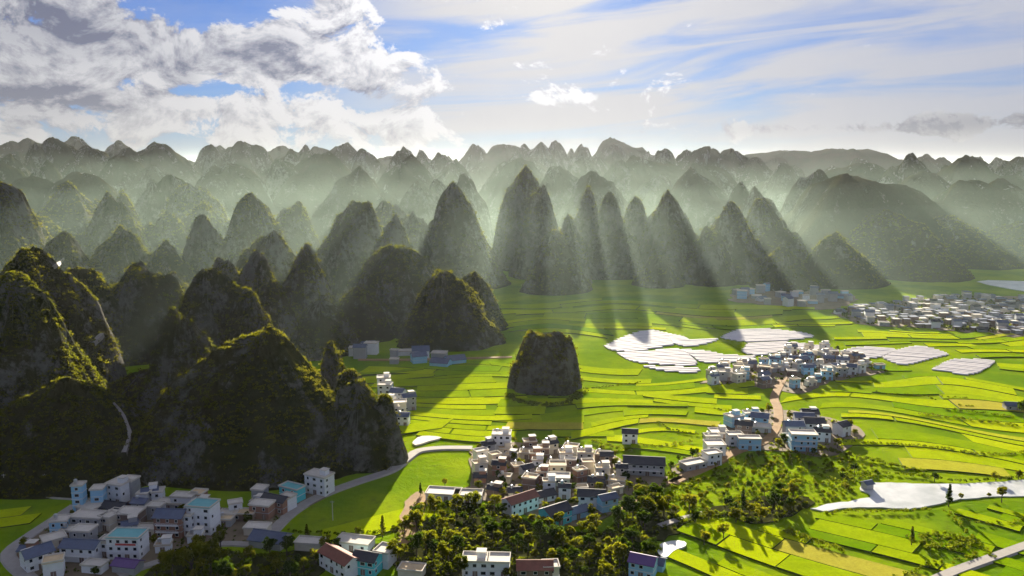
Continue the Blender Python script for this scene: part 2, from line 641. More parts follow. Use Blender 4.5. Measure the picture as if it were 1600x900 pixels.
# water ---------------------------------------------------------------
RIVER = [(1268, 795), (1300, 786), (1335, 782), (1362, 774), (1345, 766), (1352, 755), (1390, 754), (1440, 756), (1500, 756),
         (1560, 753), (1640, 748), (1640, 772), (1560, 776), (1500, 780), (1460, 789), (1420, 795), (1380, 793), (1320, 794), (1290, 799)]
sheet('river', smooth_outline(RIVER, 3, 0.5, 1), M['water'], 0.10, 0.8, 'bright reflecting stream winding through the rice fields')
POND = [(1028, 866), (1030, 852), (1048, 846), (1068, 847), (1072, 853), (1052, 862), (1040, 872)]
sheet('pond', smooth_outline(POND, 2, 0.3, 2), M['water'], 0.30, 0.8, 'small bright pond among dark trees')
LAKE = [(1527, 440), (1545, 438), (1580, 439), (1640, 442), (1640, 456), (1600, 455), (1565, 449), (1540, 444)]
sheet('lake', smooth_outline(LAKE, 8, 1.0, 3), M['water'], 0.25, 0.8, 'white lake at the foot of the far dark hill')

# village grounds and bare earth -----------------------------------------
YARD_MID = [(735, 705), (770, 690), (830, 692), (900, 698), (960, 712), (1000, 735), (1040, 745), (1010, 775), (965, 800), (900, 820), (840, 810), (790, 790), (745, 780), (690, 782), (655, 775), (700, 765), (735, 760)]
YARD_LEFT = [(118, 785), (170, 772), (330, 790), (380, 800), (440, 775), (500, 765), (505, 778), (450, 808), (420, 845), (340, 850), (220, 885), (180, 905), (60, 910), (25, 880), (20, 860), (60, 830)]
YARD_RIGHT = [(1098, 680), (1150, 655), (1200, 640), (1260, 645), (1340, 668), (1345, 690), (1290, 712), (1230, 705), (1150, 702), (1100, 730), (1060, 742), (1050, 728), (1105, 700)]
YARD_GREEN = [(1095, 598), (1130, 578), (1190, 568), (1210, 552), (1300, 548), (1345, 562), (1385, 580), (1300, 596), (1250, 614), (1205, 606), (1160, 602)]
YARD_FAR = [(1300, 488), (1340, 480), (1420, 470), (1500, 462), (1640, 470), (1640, 522), (1520, 520), (1450, 512), (1390, 510), (1340, 505)]
YARD_FOOT = [(1140, 470), (1150, 458), (1200, 452), (1290, 455), (1340, 466), (1300, 482), (1220, 478)]
for nm, P_, am in (('village_ground', YARD_MID, 1.5), ('village_ground', YARD_LEFT, 1.5), ('village_ground', YARD_RIGHT, 1.5), ('village_ground', YARD_GREEN, 2), ('village_ground', YARD_FAR, 4), ('village_ground', YARD_FOOT, 4)):
    sheet(nm, smooth_outline(P_, 6, am, 4), M['yard'], 0.06, 0.6, 'earth and paving between the houses')
sheet('dirt_bank', smooth_outline([(628, 800), (640, 775), (662, 768), (668, 790), (655, 815), (645, 845), (625, 850), (622, 825)], 3, 0.6, 5), M['dirt'], 0.3, 1.0, 'orange bare earth cutting beside the grove')
sheet('bare_patch', smooth_outline([(645, 690), (660, 682), (690, 684), (670, 690), (648, 696)], 3, 0.4, 6), M['flat'], 0.3, 0.8, 'pale threshing ground beside the curving road')

# ------------------------------------------------------------------ hills
def hill_height(x, y, H, RL, RR, RD, p, seed, rough, talus):
    R = np.where(x < 0, RL, RR)
    rm = 0.5 * (RL + RR)
    wx = x + rm * 0.16 * fbm(x / (rm * 0.7) + seed, y / (rm * 0.7), None, seed, 3)
    wy = y + rm * 0.16 * fbm(x / (rm * 0.7) + 9.1, y / (rm * 0.7) + seed, None, seed + 5, 3)
    u = np.sqrt((wx / R) ** 2 + (wy / RD) ** 2)
    core = np.clip(1 - u ** p, 0, None)
    foot = np.clip(1 - u / 1.25, 0, None) ** 2
    prof = (1 - talus) * core + talus * foot
    lump = fbm(x / (rm * 0.38) + seed * 1.7, y / (rm * 0.38), None, seed + 11, 4)
    ang = np.arctan2(y, x)
    gully = fbm(np.cos(ang) * 3.2 + seed, np.sin(ang) * 3.2, u * 0.7, seed + 23, 3)
    h = prof * (1 + rough * 0.42 * lump * np.clip(u * 1.6, 0.25, 1) + rough * 0.40 * gully * np.clip(u * 1.5, 0, 1))
    h = h * H
    h = h + rough * 2.2 * fbm(x / 9.0, y / 9.0, None, seed + 31, 3) * np.clip(prof * 4, 0, 1) * (H / 100.0 + 0.4)
    return h


HILLS = []


def make_hill(px, py, D, wl, wr, p=1.7, df=1.0, rough=None, talus=0.25, label=None):
    k = len(HILLS) + 1
    if rough is None:
        rough = 0.7 if D < 800 else 0.45
    if D < 1300 and px < 690:
        p = max(p, 1.85)
        rough = min(rough, 0.45)
    if D > 1300:
        p = max(p, 2.0) if p == 1.7 else p
        rough = 0.36
        wl, wr = wl * 1.3, wr * 1.3
    top = at_depth(px, py, D)
    H = min(top.z, 262.0)
    depth = D * math.cos(PITCH) - (H - CAM_H) * math.sin(PITCH)
    s = depth / F
    RL, RR = wl * s, wr * s
    RD = df * 0.5 * (RL + RR)
    near = D < 700
    na = 160 if D < 560 else (120 if D < 1300 else 72)
    nr = 72 if D < 560 else (54 if D < 1300 else 30)
    uu = np.linspace(0, 1, nr) ** 0.85 * 1.32
    th = np.linspace(0, 2 * math.pi, na, endpoint=False)
    U, T = np.meshgrid(uu, th, indexing='ij')
    R = np.where(np.cos(T) < 0, RL, RR)
    x = U * R * np.cos(T)
    y = U * RD * np.sin(T)
    h = hill_height(x, y, H, RL, RR, RD, p, k * 3 + 1, rough, talus)
    h = h - np.clip(U - 1.0, 0, 1) * 12 - 0.5
    c0 = h[0].max()
    h = np.where(h > 0, h * (H / max(c0, 1.0)) ** np.clip(1 - U * 1.5, 0, 1), h)
    V = np.stack([x, y, h], -1).reshape(-1, 3)
    ids = np.arange(nr * na).reshape(nr, na)
    nxt = np.roll(ids, -1, 1)
    f = np.stack([ids[:-1], ids[1:], nxt[1:], nxt[:-1]], -1).reshape(-1, 4)
    o = obj('hill', mesh_np('hill', V, f, M['hill'], True), None, (top.x, D, 0))
    tag(o, label or 'forested limestone karst hill', kind='structure')
    HILLS.append(dict(o=o, V=V, f=f, D=D, loc=np.array((top.x, D, 0.0)), R=max(RL, RR, RD), RL=RL, RR=RR, RD=RD))
    return o


hills = [
    # far pale ranges
    (50, 218, 3750, 70, 60), (12, 224, 3700, 60, 60), (125, 221, 3750, 60, 60), (180, 226, 3700, 50, 60), (440, 230, 3700, 70, 70),
    (490, 229, 3750, 50, 60), (745, 228, 3750, 40, 40), (790, 226, 3800, 60, 90, 2.4), (1330, 236, 3950, 150, 150, 2.2), (1230, 236, 4000, 120, 120, 2.2), (1440, 246, 3650, 40, 40), (1470, 247, 3600, 40, 40),
    (1585, 250, 3700, 50, 50), (340, 228, 3700, 50, 50), (1560, 252, 3700, 60, 60), (600, 246, 3700, 60, 60), (1150, 240, 3700, 60, 60),
    # skyline row
    (83, 219, 2300, 50, 60, 2.2), (52, 230, 2250, 38, 30, 2.2), (135, 228, 2300, 45, 55, 2.2), (240, 224, 2500, 60, 80, 2.6), (203, 231, 2450, 40, 40, 2.0), (335, 229, 2600, 40, 40), (383, 222, 2700, 60, 55, 1.9),
    (452, 239, 2200, 50, 40), (485, 235, 2700, 45, 45, 2.0), (533, 227, 2900, 50, 50, 2.1), (573, 236, 2600, 45, 45, 2.2), (628, 232, 2300, 40, 45, 2.2), (658, 234, 2900, 30, 40), (690, 246, 2500, 45, 40), (705, 253, 2200, 45, 50, 2.2),
    (845, 223, 3400, 35, 35), (865, 224, 3500, 30, 40), (812, 232, 3600, 40, 40), (890, 234, 3500, 20, 20), (912, 229, 3500, 35, 40), (958, 217, 3700, 50, 80, 1.6), (958, 228, 3300, 45, 45), (910, 244, 2600, 35, 40, 2.2), (935, 244, 3000, 30, 30),
    (1013, 240, 3300, 25, 25), (1040, 232, 2600, 40, 30, 2.0), (1075, 235, 2600, 40, 40, 2.0), (1112, 232, 2500, 60, 60, 2.2), (1147, 233, 2500, 50, 55, 2.2), (1180, 246, 2400, 40, 55), (1217, 255, 2000, 40, 60, 2.0), (1240, 262, 2600, 40, 40),
    (1300, 262, 2900, 40, 40), (1350, 255, 1900, 80, 75, 2.1), (1393, 260, 1800, 40, 40), (1415, 249, 1800, 55, 75, 1.9), (1475, 259, 2200, 45, 45), (1515, 245, 2000, 70, 80, 2.2), (1568, 258, 2000, 40, 45, 2.0), (1597, 247, 2200, 50, 60, 2.0),
    (0, 243, 2300, 45, 40), (20, 250, 1900, 60, 50),
    # second row
    (120, 253, 1900, 60, 60, 2.0), (190, 251, 1800, 60, 65, 2.2), (235, 261, 1700, 55, 60), (60, 264, 1600, 60, 60), (52, 275, 1350, 75, 80), (10, 262, 1500, 70, 70, 2.0),
    (128, 270, 1350, 80, 85, 2.0), (265, 273, 1350, 60, 50, 2.4), (238, 283, 1330, 45, 40), (294, 289, 1250, 80, 70, 1.9), (328, 262, 1600, 55, 50, 2.2), (357, 257, 1600, 65, 75, 2.6), (440, 250, 1700, 50, 50),
    (502, 244, 1750, 120, 85, 2.0), (565, 265, 1450, 85, 75, 1.4), (626, 255, 1600, 75, 80, 1.9), (655, 286, 1350, 45, 45), (678, 281, 1400, 40, 45), (717, 274, 1400, 35, 50),
    (805, 249, 1900, 70, 60, 2.4), (868, 262, 1650, 45, 55, 2.4), (925, 267, 1400, 55, 55, 2.0), (968, 252, 1900, 50, 40, 2.2), (1002, 246, 1950, 70, 80, 2.8), (1085, 253, 1750, 60, 85, 2.0), (1090, 270, 1480, 60, 90, 1.9),
    (1165, 293, 1350, 45, 50, 2.0), (1183, 298, 1300, 45, 60, 2.0), (1272, 269, 1480, 50, 45, 2.4), (1330, 274, 1330, 100, 160, 2.3), (1410, 300, 1400, 70, 120), (1505, 284, 1450, 80, 100, 2.0), (1580, 290, 1500, 90, 90, 2.0), (1450, 272, 1650, 80, 90),
    # front row of the range
    (115, 290, 1150, 110, 95, 1.6), (188, 299, 1130, 50, 55, 1.6), (185, 314, 1000, 90, 95, 1.9), (0, 289, 820, 90, 90, 1.6), (30, 330, 900, 90, 90), (395, 304, 960, 90, 85, 1.5), (190, 360, 800, 90, 75, 1.9), (318, 345, 860, 60, 55, 2.0), (90, 370, 760, 100, 90),
    (545, 321, 930, 85, 85, 1.8), (572, 323, 900, 70, 75, 1.9), (607, 316, 1080, 60, 60, 1.8), (648, 335, 1000, 55, 55), (712, 290, 1010, 82, 82, 1.5), (612, 343, 880, 45, 50),
    (825, 265, 1180, 62, 66, 2.0), (846, 300, 1080, 45, 52, 1.9), (890, 338, 1020, 34, 36, 1.8), (918, 302, 1120, 40, 45, 2.4), (952, 301, 1090, 52, 62, 2.0), (862, 366, 960, 48, 62, 1.8), (993, 307, 1130, 36, 44, 1.9), (1043, 304, 1080, 58, 72, 1.7),
    (1135, 319, 1060, 66, 82, 1.7), (1107, 357, 1020, 44, 50, 1.8), (1190, 317, 1130, 56, 95, 1.6), (1222, 387, 980, 46, 60, 1.8), (1302, 366, 1020, 66, 84, 1.8), (1380, 330, 1150, 90, 110, 1.8), (1480, 345, 1250, 100, 110, 1.8), (1590, 350, 1250, 100, 100), (1440, 390, 1080, 80, 70, 1.6), (1030, 400, 1000, 40, 40),
    # nearer hills
    (622, 386, 760, 85, 95, 2.3), (690, 429, 680, 75, 92, 2.0), (738, 427, 735, 50, 58, 1.8), (425, 362, 790, 75, 70, 2.0), (475, 392, 700, 75, 65, 1.9), (407, 399, 640, 60, 65, 1.9), (357, 405, 660, 55, 60, 2.0), (230, 420, 640, 100, 95, 2.2), (275, 430, 700, 60, 60),
    (120, 420, 620, 105, 95, 2.0), (322, 423, 540, 98, 92, 2.4), (388, 452, 530, 58, 60, 2.6), (500, 470, 640, 70, 60), (560, 450, 700, 70, 70),
]
for a in hills:
    make_hill(*a)
make_hill(36, 391, 500, 150, 135, 1.9, 0.9, 0.5, label='dark hill with a sunlit grassy flank at the edge of the valley')
make_hill(18, 440, 440, 170, 155, 2.1, 0.8, 0.5, label='dark scrubby hill in front of the sunlit flank')
make_hill(283, 500, 448, 78, 82, 2.5, 0.9, 0.5, label='rocky round knoll with a sunlit rim')
make_hill(405, 527, 400, 205, 190, 2.0, 0.7, 0.4, 0.32, label='broad dark hill with a golden rim above the shaded village')
make_hill(517, 541, 452, 34, 36, 2.6, 0.9, label='small pillar of limestone behind the golden-rimmed hill')
make_hill(560, 596, 392, 78, 66, 2.3, 0.7, label='rocky shoulder of the golden-rimmed hill above the road')
make_hill(545, 582, 425, 60, 70, 2.0, 0.8, label='low saddle of the golden-rimmed hill')
make_hill(110, 590, 395, 210, 190, 1.5, 0.75, 0.7, 0.5, label='dark wooded slope behind the shaded village')
make_hill(215, 590, 470, 150, 150, 1.6, 0.6, 0.7, 0.5, label='wooded saddle between the dark hills')
make_hill(470, 575, 480, 70, 60, 1.8, 0.7, 0.7, 0.4, label='wooded saddle behind the golden-rimmed hill')
BUTTE = make_hill(850, 521, 528, 56, 58, 3.8, 0.9, 0.35, 0.06, label='lone flat-topped rock hill standing in the rice fields')

# hidden valleys farther back are filled with more hills of the same kind
_r = random.Random(42)
for i in range(40):
    D = _r.uniform(1500, 4200)
    px = _r.uniform(-80, 1680)
    H = _r.uniform(70, 128)
    p_ = ((px - 800) / F * D, D, H)
    qx, qy = project(p_)
    make_hill(qx, qy, D, _r.uniform(60, 110) * F / D, _r.uniform(60, 110) * F / D, _r.uniform(1.5, 2.2))


for i in range(46):
    D = _r.uniform(2900, 4100)
    px = -60 + 1720 * (i + _r.random()) / 46
    H = _r.uniform(135, 185) + (D - 3000) * 0.012
    qx, qy = project(((px - 800) / F * D, D, H))
    make_hill(qx, qy, D, _r.uniform(80, 150) * F / D, _r.uniform(80, 150) * F / D, _r.uniform(1.8, 2.6))


for a in [(255, 335, 1050, 75, 80, 2.0), (320, 318, 1150, 70, 70, 2.0), (455, 330, 1080, 75, 75, 1.9), (250, 385, 820, 80, 75, 2.0), (60, 340, 1000, 90, 90, 2.0)]:
    make_hill(*a)


def cards(C, rad, size, per, seed, clump=0.5, flat=0.8):
    """leaf clumps: for each centre `per` small triangles spread through a crown"""
    r = np.random.default_rng(seed)
    n = len(C)
    d = r.normal(size=(n, per, 3))
    d /= np.linalg.norm(d, axis=-1, keepdims=True)
    d *= (0.45 + 0.55 * r.random((n, per, 1)))
    d[..., 2] = np.abs(d[..., 2]) * flat + 0.0
    P = C[:, None, :] + d * rad[:, None, None]
    a = r.normal(size=(n, per, 3))
    a /= np.linalg.norm(a, axis=-1, keepdims=True)
    c = np.cross(a, r.normal(size=(n, per, 3)))
    c /= np.linalg.norm(c, axis=-1, keepdims=True)
    e = np.cross(a, c)
    s = (size[:, None] * (0.6 + 0.8 * r.random((n, per))))[..., None]
    v = np.stack([P + c * s, P - 0.5 * c * s + 0.85 * e * s, P - 0.5 * c * s - 0.85 * e * s], 2).reshape(-1, 3)
    t = np.clip(0.1 + r.random((n, 1)) * clump + r.random((n, per)) * (0.8 - clump), 0, 1)
    tint = np.repeat(t.reshape(-1), 3)
    f = np.arange(len(v)).reshape(-1, 3)
    return v, f, tint


def surface_points(V, f, density, rnd):
    a, b_, c, d = (V[f[:, i]] for i in range(4))
    n1 = np.cross(b_ - a, c - a)
    n2 = np.cross(c - a, d - a)
    A = 0.5 * (np.linalg.norm(n1, axis=1) + np.linalg.norm(n2, axis=1))
    cen = (a + b_ + c + d) / 4
    ok = cen[:, 2] > 0.3
    A = A * ok
    n = int(A.sum() * density)
    pick = rnd.choice(len(f), n, p=A / A.sum())
    s, t = rnd.random((n, 1)), rnd.random((n, 1))
    P = (a[pick] * (1 - s) + b_[pick] * s) * (1 - t) + (d[pick] * (1 - s) + c[pick] * s) * t
    nn = n1 + n2
    nn = nn / (np.linalg.norm(nn, axis=1, keepdims=True) + 1e-9)
    nz = np.abs(nn[pick, 2])
    return P, nz


TRI_TOTAL = 0
for i, h in enumerate(HILLS):
    D = h['D']
    if D > 1250:
        continue
    if D < 560:
        dens, rad, per, size = 1 / 7.0, 2.0, 18, 0.50
    elif D < 850:
        dens, rad, per, size = 1 / 12.0, 2.4, 10, 0.75
    else:
        dens, rad, per, size = 1 / 24.0, 2.6, 7, 1.1
    P, nz = surface_points(h['V'], h['f'], dens, NR)
    W = P + h['loc']
    bare = fbm(W[:, 0] / 22, W[:, 1] / 22, W[:, 2] / 14, 77, 3)
    keep = (bare + (nz - 0.5) * 0.9 > -0.20) | (NR.random(len(P)) < 0.15)
    # leave out what stands on a face turned wholly away behind the crest or below ground
    P = P[keep]
    R_ = rad * (0.45 + 0.9 * NR.random(len(P)) ** 1.6)
    v, f, t = cards(P, R_, size * (0.6 + 0.5 * R_ / rad), per, 100 + i, 0.25, 0.65)
    TRI_TOTAL += len(f)
    o = obj('vegetation', mesh_np('vegetation', v, f, M['shrub'], False, tint=t), h['o'])
    o['kind'] = 'stuff'
print('hill vegetation triangles', TRI_TOTAL)

# ------------------------------------------------------------------ rice fields
EXCL = [gpoly(p) for p in (YARD_MID, YARD_LEFT, YARD_RIGHT, YARD_GREEN, YARD_FAR, YARD_FOOT, RIVER, POND, LAKE)]
SCRUB = [(1000, 740), (1060, 715), (1130, 712), (1200, 700), (1240, 705), (1330, 715), (1375, 735), (1345, 765), (1270, 790), (1215, 815), (1130, 800), (1060, 830), (1020, 845), (960, 830), (970, 800)]
GROVE = [(640, 800), (665, 785), (740, 785), (800, 800), (850, 825), (950, 828), (1000, 770), (1030, 790), (1000, 830), (1035, 860), (1020, 885), (960, 905), (700, 905), (625, 890), (600, 860), (630, 830)]
LEFTGROVE = [(240, 880), (290, 855), (350, 858), (420, 868), (480, 855), (560, 848), (600, 850), (590, 870), (530, 870), (470, 910), (240, 915)]
sheet('woodland_floor', smooth_outline(GROVE, 4, 1.2, 8), M['dark_floor'], 0.05, 0.7, 'dark leaf litter under the dense grove')
sheet('woodland_floor', smooth_outline(LEFTGROVE, 4, 1.2, 9), M['dark_floor'], 0.045, 0.7, 'dark leaf litter under the yellow-green tree belt')
sheet('woodland_floor', smooth_outline([(965, 800), (1000, 765), (1060, 800), (1130, 790), (1200, 775), (1260, 775), (1262, 792), (1190, 818), (1130, 805), (1060, 832), (1025, 843), (965, 828)], 4, 1.5, 10), M['dark_floor'], 0.07, 0.7, 'dark ground under the trees at the lower edge of the rise')
GREENHOUSES = [
    [(943, 541), (975, 526), (1010, 516), (1040, 520), (1075, 531), (1000, 548), (958, 548)],
    [(962, 551), (1000, 549), (1060, 545), (1078, 555), (1086, 570), (1030, 570), (985, 564)],
    [(1000, 572), (1040, 573), (1090, 575), (1086, 582), (1040, 580)],
    [(1042, 519), (1080, 531), (1122, 529), (1100, 538), (1068, 541), (1050, 534)],
    [(1062, 545), (1100, 548), (1140, 555), (1180, 556), (1160, 564), (1100, 566), (1080, 556)],
    [(1125, 528), (1150, 516), (1200, 514), (1255, 520), (1270, 526), (1225, 532), (1165, 534)],
    [(1168, 536), (1225, 534), (1280, 540), (1285, 545), (1240, 546), (1185, 555), (1160, 550)],
    [(1312, 548), (1350, 542), (1400, 546), (1375, 558), (1345, 560), (1320, 556)],
    [(1378, 559), (1404, 546), (1440, 541), (1482, 553), (1462, 559), (1412, 570)],
    [(1455, 577), (1482, 563), (1505, 561), (1555, 564), (1520, 585), (1480, 581)],
]
for g in GREENHOUSES:
    EXCL.append(gpoly(g))
STRICT = [gpoly(p) for p in (RIVER, POND, LAKE)] + [gpoly(g) for g in GREENHOUSES]
GRP = [gpoly(g) for g in (SCRUB, GROVE, LEFTGROVE)]


def near_road(x, y, extra=1.0):
    for P, w in ROADS:
        for p in P:
            if (p.x - x) ** 2 + (p.y - y) ** 2 < (w / 2 + extra) ** 2:
                return True
    return False


def in_hill(x, y, k=0.92):
    for h in HILLS:
        dx, dy = x - h['loc'][0], y - h['loc'][1]
        if abs(dx) < h['R'] * k and abs(dy) < h['R'] * k:
            R = h['RL'] if dx < 0 else h['RR']
            if (dx / R) ** 2 + (dy / h['RD']) ** 2 < k * k:
                return True
    return False


PARCELS = []


def parcels(poly_px, ang, row, colw, warp, seed, gap=1.3, zs=0.46):
    gap *= 0.6
    warp *= 1.5
    poly = gpoly(poly_px)
    r = random.Random(seed)
    ca, sa = math.cos(ang), math.sin(ang)
    us = [p.x * ca + p.y * sa for p in poly]
    vs = [-p.x * sa + p.y * ca for p in poly]

    def world(u, v):
        w1 = warp * 0.6 * (math.sin(u / 61.0 + v / 83.0 + seed) + 0.6 * math.sin(v / 37.0 - u / 97.0 + 2 * seed))
        w2 = warp * 0.8 * (math.sin(u / 47.0 - v / 71.0 + 3 * seed) + 0.5 * math.sin(u / 23.0 + v / 53.0 + seed))
        u2, v2 = u + w1, v + w2
        return u2 * ca - v2 * sa, u2 * sa + v2 * ca

    v = min(vs) - row
    while v < max(vs) + row:
        hh = row * r.uniform(0.55, 1.5)
        u = min(us) - colw * r.random()
        while u < max(us) + colw:
            ww = colw * r.uniform(0.45, 1.7)
            n = max(3, int(ww / 9))
            lo, hi = [], []
            j1, j2, j3, j4 = (r.uniform(-0.18, 0.18) * hh for _ in range(4))
            for i in range(n + 1):
                t = i / n
                uu = u + gap / 2 + (ww - gap) * t
                lo.append(world(uu, v + gap / 2 + (j1 * (1 - t) + j2 * t) * 0))
                hi.append(world(uu + 0.12 * hh, v + hh - gap / 2))
            cx = sum(p[0] for p in lo + hi) / (2 * n + 2)
            cy_ = sum(p[1] for p in lo + hi) / (2 * n + 2)
            ok = in_poly(cx, cy_, poly)
            if ok and (any(in_poly(cx, cy_, e) for e in EXCL) or any(in_poly(cx, cy_, e) for e in GRP) or in_hill(cx, cy_, 0.8)):
                ok = False
            if ok:
                pts_ = lo + hi
                if any(in_poly(x, y, e) for (x, y) in pts_ for e in STRICT):
                    ok = False
                elif sum(any(in_poly(x, y, e) for e in EXCL) for (x, y) in pts_) > 0.25 * len(pts_):
                    ok = False
                elif any(near_road(x, y, 0.6) for (x, y) in pts_):
                    ok = False
            if ok:
                z = zs * r.choice((0.2, 0.3, 0.45, 0.6, 0.8, 1.1)) + r.uniform(-0.05, 0.08)
                V = [(x, y, z) for x, y in lo] + [(x, y, z) for x, y in hi]
                V += [(x, y, -1.0) for x, y in lo] + [(x, y, -1.0) for x, y in hi]
                m = n + 1
                fs = [(i, i + 1, m + i + 1, m + i) for i in range(n)]
                fs += [(2 * m + i, 2 * m + i + 1, i + 1, i) for i in range(n)]
                fs += [(m + i, m + i + 1, 3 * m + i + 1, 3 * m + i) for i in range(n)]
                fs += [(0, m, 3 * m, 2 * m), (n, 2 * m + n, 3 * m + n, m + n)]
                mi = [0] * n + [1] * (2 * n + 2)
                P0 = [project((x, y, z)) for x, y in (lo[0], lo[-1], hi[-1], hi[0])]
                area = abs(sum(P0[i][0] * P0[(i + 1) % 4][1] - P0[(i + 1) % 4][0] * P0[i][1] for i in range(4))) / 2
                if -60 < P0[0][0] < 1700 or -60 < P0[1][0] < 1700:
                    PARCELS.append((area, V, fs, r.random(), mi))
            u += ww
        v += hh


parcels([(540, 565), (810, 560), (790, 620), (800, 690), (740, 697), (655, 700), (610, 690), (640, 640), (600, 600)], 0.14, 9, 48, 12, 1, 1.6)
parcels([(650, 706), (738, 704), (735, 755), (660, 770), (630, 790), (600, 835), (440, 835), (470, 800), (560, 757), (620, 735)], 0.55, 15, 36, 6, 2, 1.0, 0.5)
parcels([(790, 625), (920, 615), (915, 690), (800, 690)], 0.0, 10, 40, 8, 3)
parcels([(905, 510), (960, 500), (1250, 495), (1310, 520), (1350, 545), (1110, 575), (1080, 640), (1040, 720), (1000, 735), (960, 705), (905, 690)], -0.08, 12, 46, 14, 4, 1.6)
parcels([(1080, 585), (1215, 600), (1210, 640), (1110, 680), (1060, 715), (1000, 720), (1050, 640)], -0.12, 10, 40, 10, 5, 1.6)
parcels([(1220, 605), (1330, 590), (1480, 580), (1660, 560), (1660, 750), (1400, 750), (1340, 715), (1345, 670), (1230, 645)], -0.16, 12, 55, 16, 6, 1.8)
parcels([(1280, 520), (1400, 515), (1660, 525), (1660, 562), (1540, 590), (1330, 590), (1390, 575)], -0.05, 12, 55, 12, 7, 1.6)
parcels([(1300, 500), (1330, 482), (1440, 490), (1430, 505), (1320, 515)], 0.0, 16, 60, 10, 8)
parcels([(1045, 870), (1090, 830), (1150, 812), (1220, 815), (1290, 802), (1450, 796), (1660, 776), (1660, 960), (1040, 960)], -0.62, 9, 27, 5, 9, 0.9, 0.35)
parcels([(-60, 700), (180, 720), (120, 770), (60, 825), (10, 860), (-60, 870)], 0.35, 10, 36, 8, 10, 1.4)
parcels([(790, 470), (1140, 462), (1250, 480), (1290, 500), (960, 505), (900, 520), (790, 560)], 0.0, 18, 80, 14, 12, 2.0)
parcels([(540, 562), (800, 562), (700, 640), (620, 680), (580, 640)], 0.0, 14, 55, 10, 13, 1.6)
PARCELS.sort(key=lambda t: -t[0])
# neighbouring regions overlap a little: the larger field wins
kept, cells = [], set()
for a in PARCELS:
    V = a[1]
    n4 = len(V) // 4
    pts = [V[i] for i in range(0, 2 * n4)]
    cx = sum(p[0] for p in pts) / len(pts)
    cyy = sum(p[1] for p in pts) / len(pts)
    key = (round(cx / 7), round(cyy / 7))
    if any((key[0] + i, key[1] + j) in cells for i in (-1, 0, 1) for j in (-1, 0, 1)):
        continue
    cells.add(key)
    kept.append(a)
PARCELS = kept
for area, V, fs, t, mi in PARCELS[:290]:
    obj('paddy_field', mesh_np('paddy_field', V, fs, [M['paddy'], M['bank']], midx=mi, tint=[t] * len(V)), GROUND)
v_, f_, t_, m_ = [], [], [], []
for area, V, fs, t, mi in PARCELS[290:]:
    m_ += mi
    o_ = len(v_)
    v_ += V
    f_ += [tuple(i + o_ for i in q_) for q_ in fs]
    t_ += [t] * len(V)
if v_:
    o = obj('paddy_field', mesh_np('paddy_field', v_, f_, [M['paddy'], M['bank']], midx=m_, tint=t_), GROUND)
    o['kind'] = 'stuff'
print('parcels', len(PARCELS))

# ------------------------------------------------------------------ plastic tunnels
GH_LABELS = ['rounded end of the white plastic tunnel field beside the rock hill', 'white plastic tunnel field on the near side of the rounded one',
             'thin strip of white plastic tunnels at the front of the fields', 'narrow white plastic tunnel field behind the green oval',
             'white plastic tunnel field in front of the green oval', 'white plastic tunnel field behind the middle village',
             'white plastic tunnel field touching the middle village', 'white plastic tunnel field beyond the roofs of the middle village',
             'large slanted white plastic tunnel field beside the brown plot', 'separate diamond of white plastic tunnels past the brown plot']
for gi, g in enumerate(GREENHOUSES):
    P = smooth_outline(g, 5, 0.4, gi)
    cx = sum(p.x for p in P) / len(P)
    cyy = sum(p.y for p in P) / len(P)
    root = obj('greenhouse_field', None, None, (cx, cyy, 0))
    tag(root, GH_LABELS[gi], 'greenhouse', 'fields of white plastic tunnels')
    ang = (0.35, 0.2, 0.1, 0.2, 0.1, 0.15, 0.2, -0.35, -0.35, -0.5)[gi]
    ca, sa = math.cos(ang), math.sin(ang)
    L = [((p.x - cx) * ca + (p.y - cyy) * sa, -(p.x - cx) * sa + (p.y - cyy) * ca) for p in P]
    step = 4.6
    v0 = min(q_[1] for q_ in L)
    v1 = max(q_[1] for q_ in L)
    vv = v0 + step / 2
    while vv < v1:
        xs = []
        n = len(L)
        for i in range(n):
            (xa, ya), (xb, yb) = L[i], L[(i + 1) % n]
            if (ya > vv) != (yb > vv):
                xs.append(xa + (vv - ya) / (yb - ya) * (xb - xa))
        xs.sort()
        for i in range(0, len(xs) - 1, 2):
            a, c = xs[i] + 0.3, xs[i + 1] - 0.3
            if c - a < 4:
                continue
            hw, hgt = step * 0.47, 0.75 + RNG.uniform(-0.15, 0.15)
            prof = [(-hw, 0.0), (-hw * 0.86, hgt * 0.55), (-hw * 0.5, hgt * 0.9), (0, hgt), (hw * 0.5, hgt * 0.9), (hw * 0.86, hgt * 0.55), (hw, 0.0)]
            vs, fs = [], []
            for xx in (a, c):
                for (yy, zz) in prof:
                    vs.append((xx * ca - (vv + yy) * sa, xx * sa + (vv + yy) * ca, zz - 0.1))
            fs = [(j, j + 1, 7 + j + 1, 7 + j)[::-1] for j in range(6)] + [tuple(range(7)), tuple(range(13, 6, -1))]
            obj('tunnel', mesh_np('tunnel', vs, fs, M['plastic']), root)
        vv += step

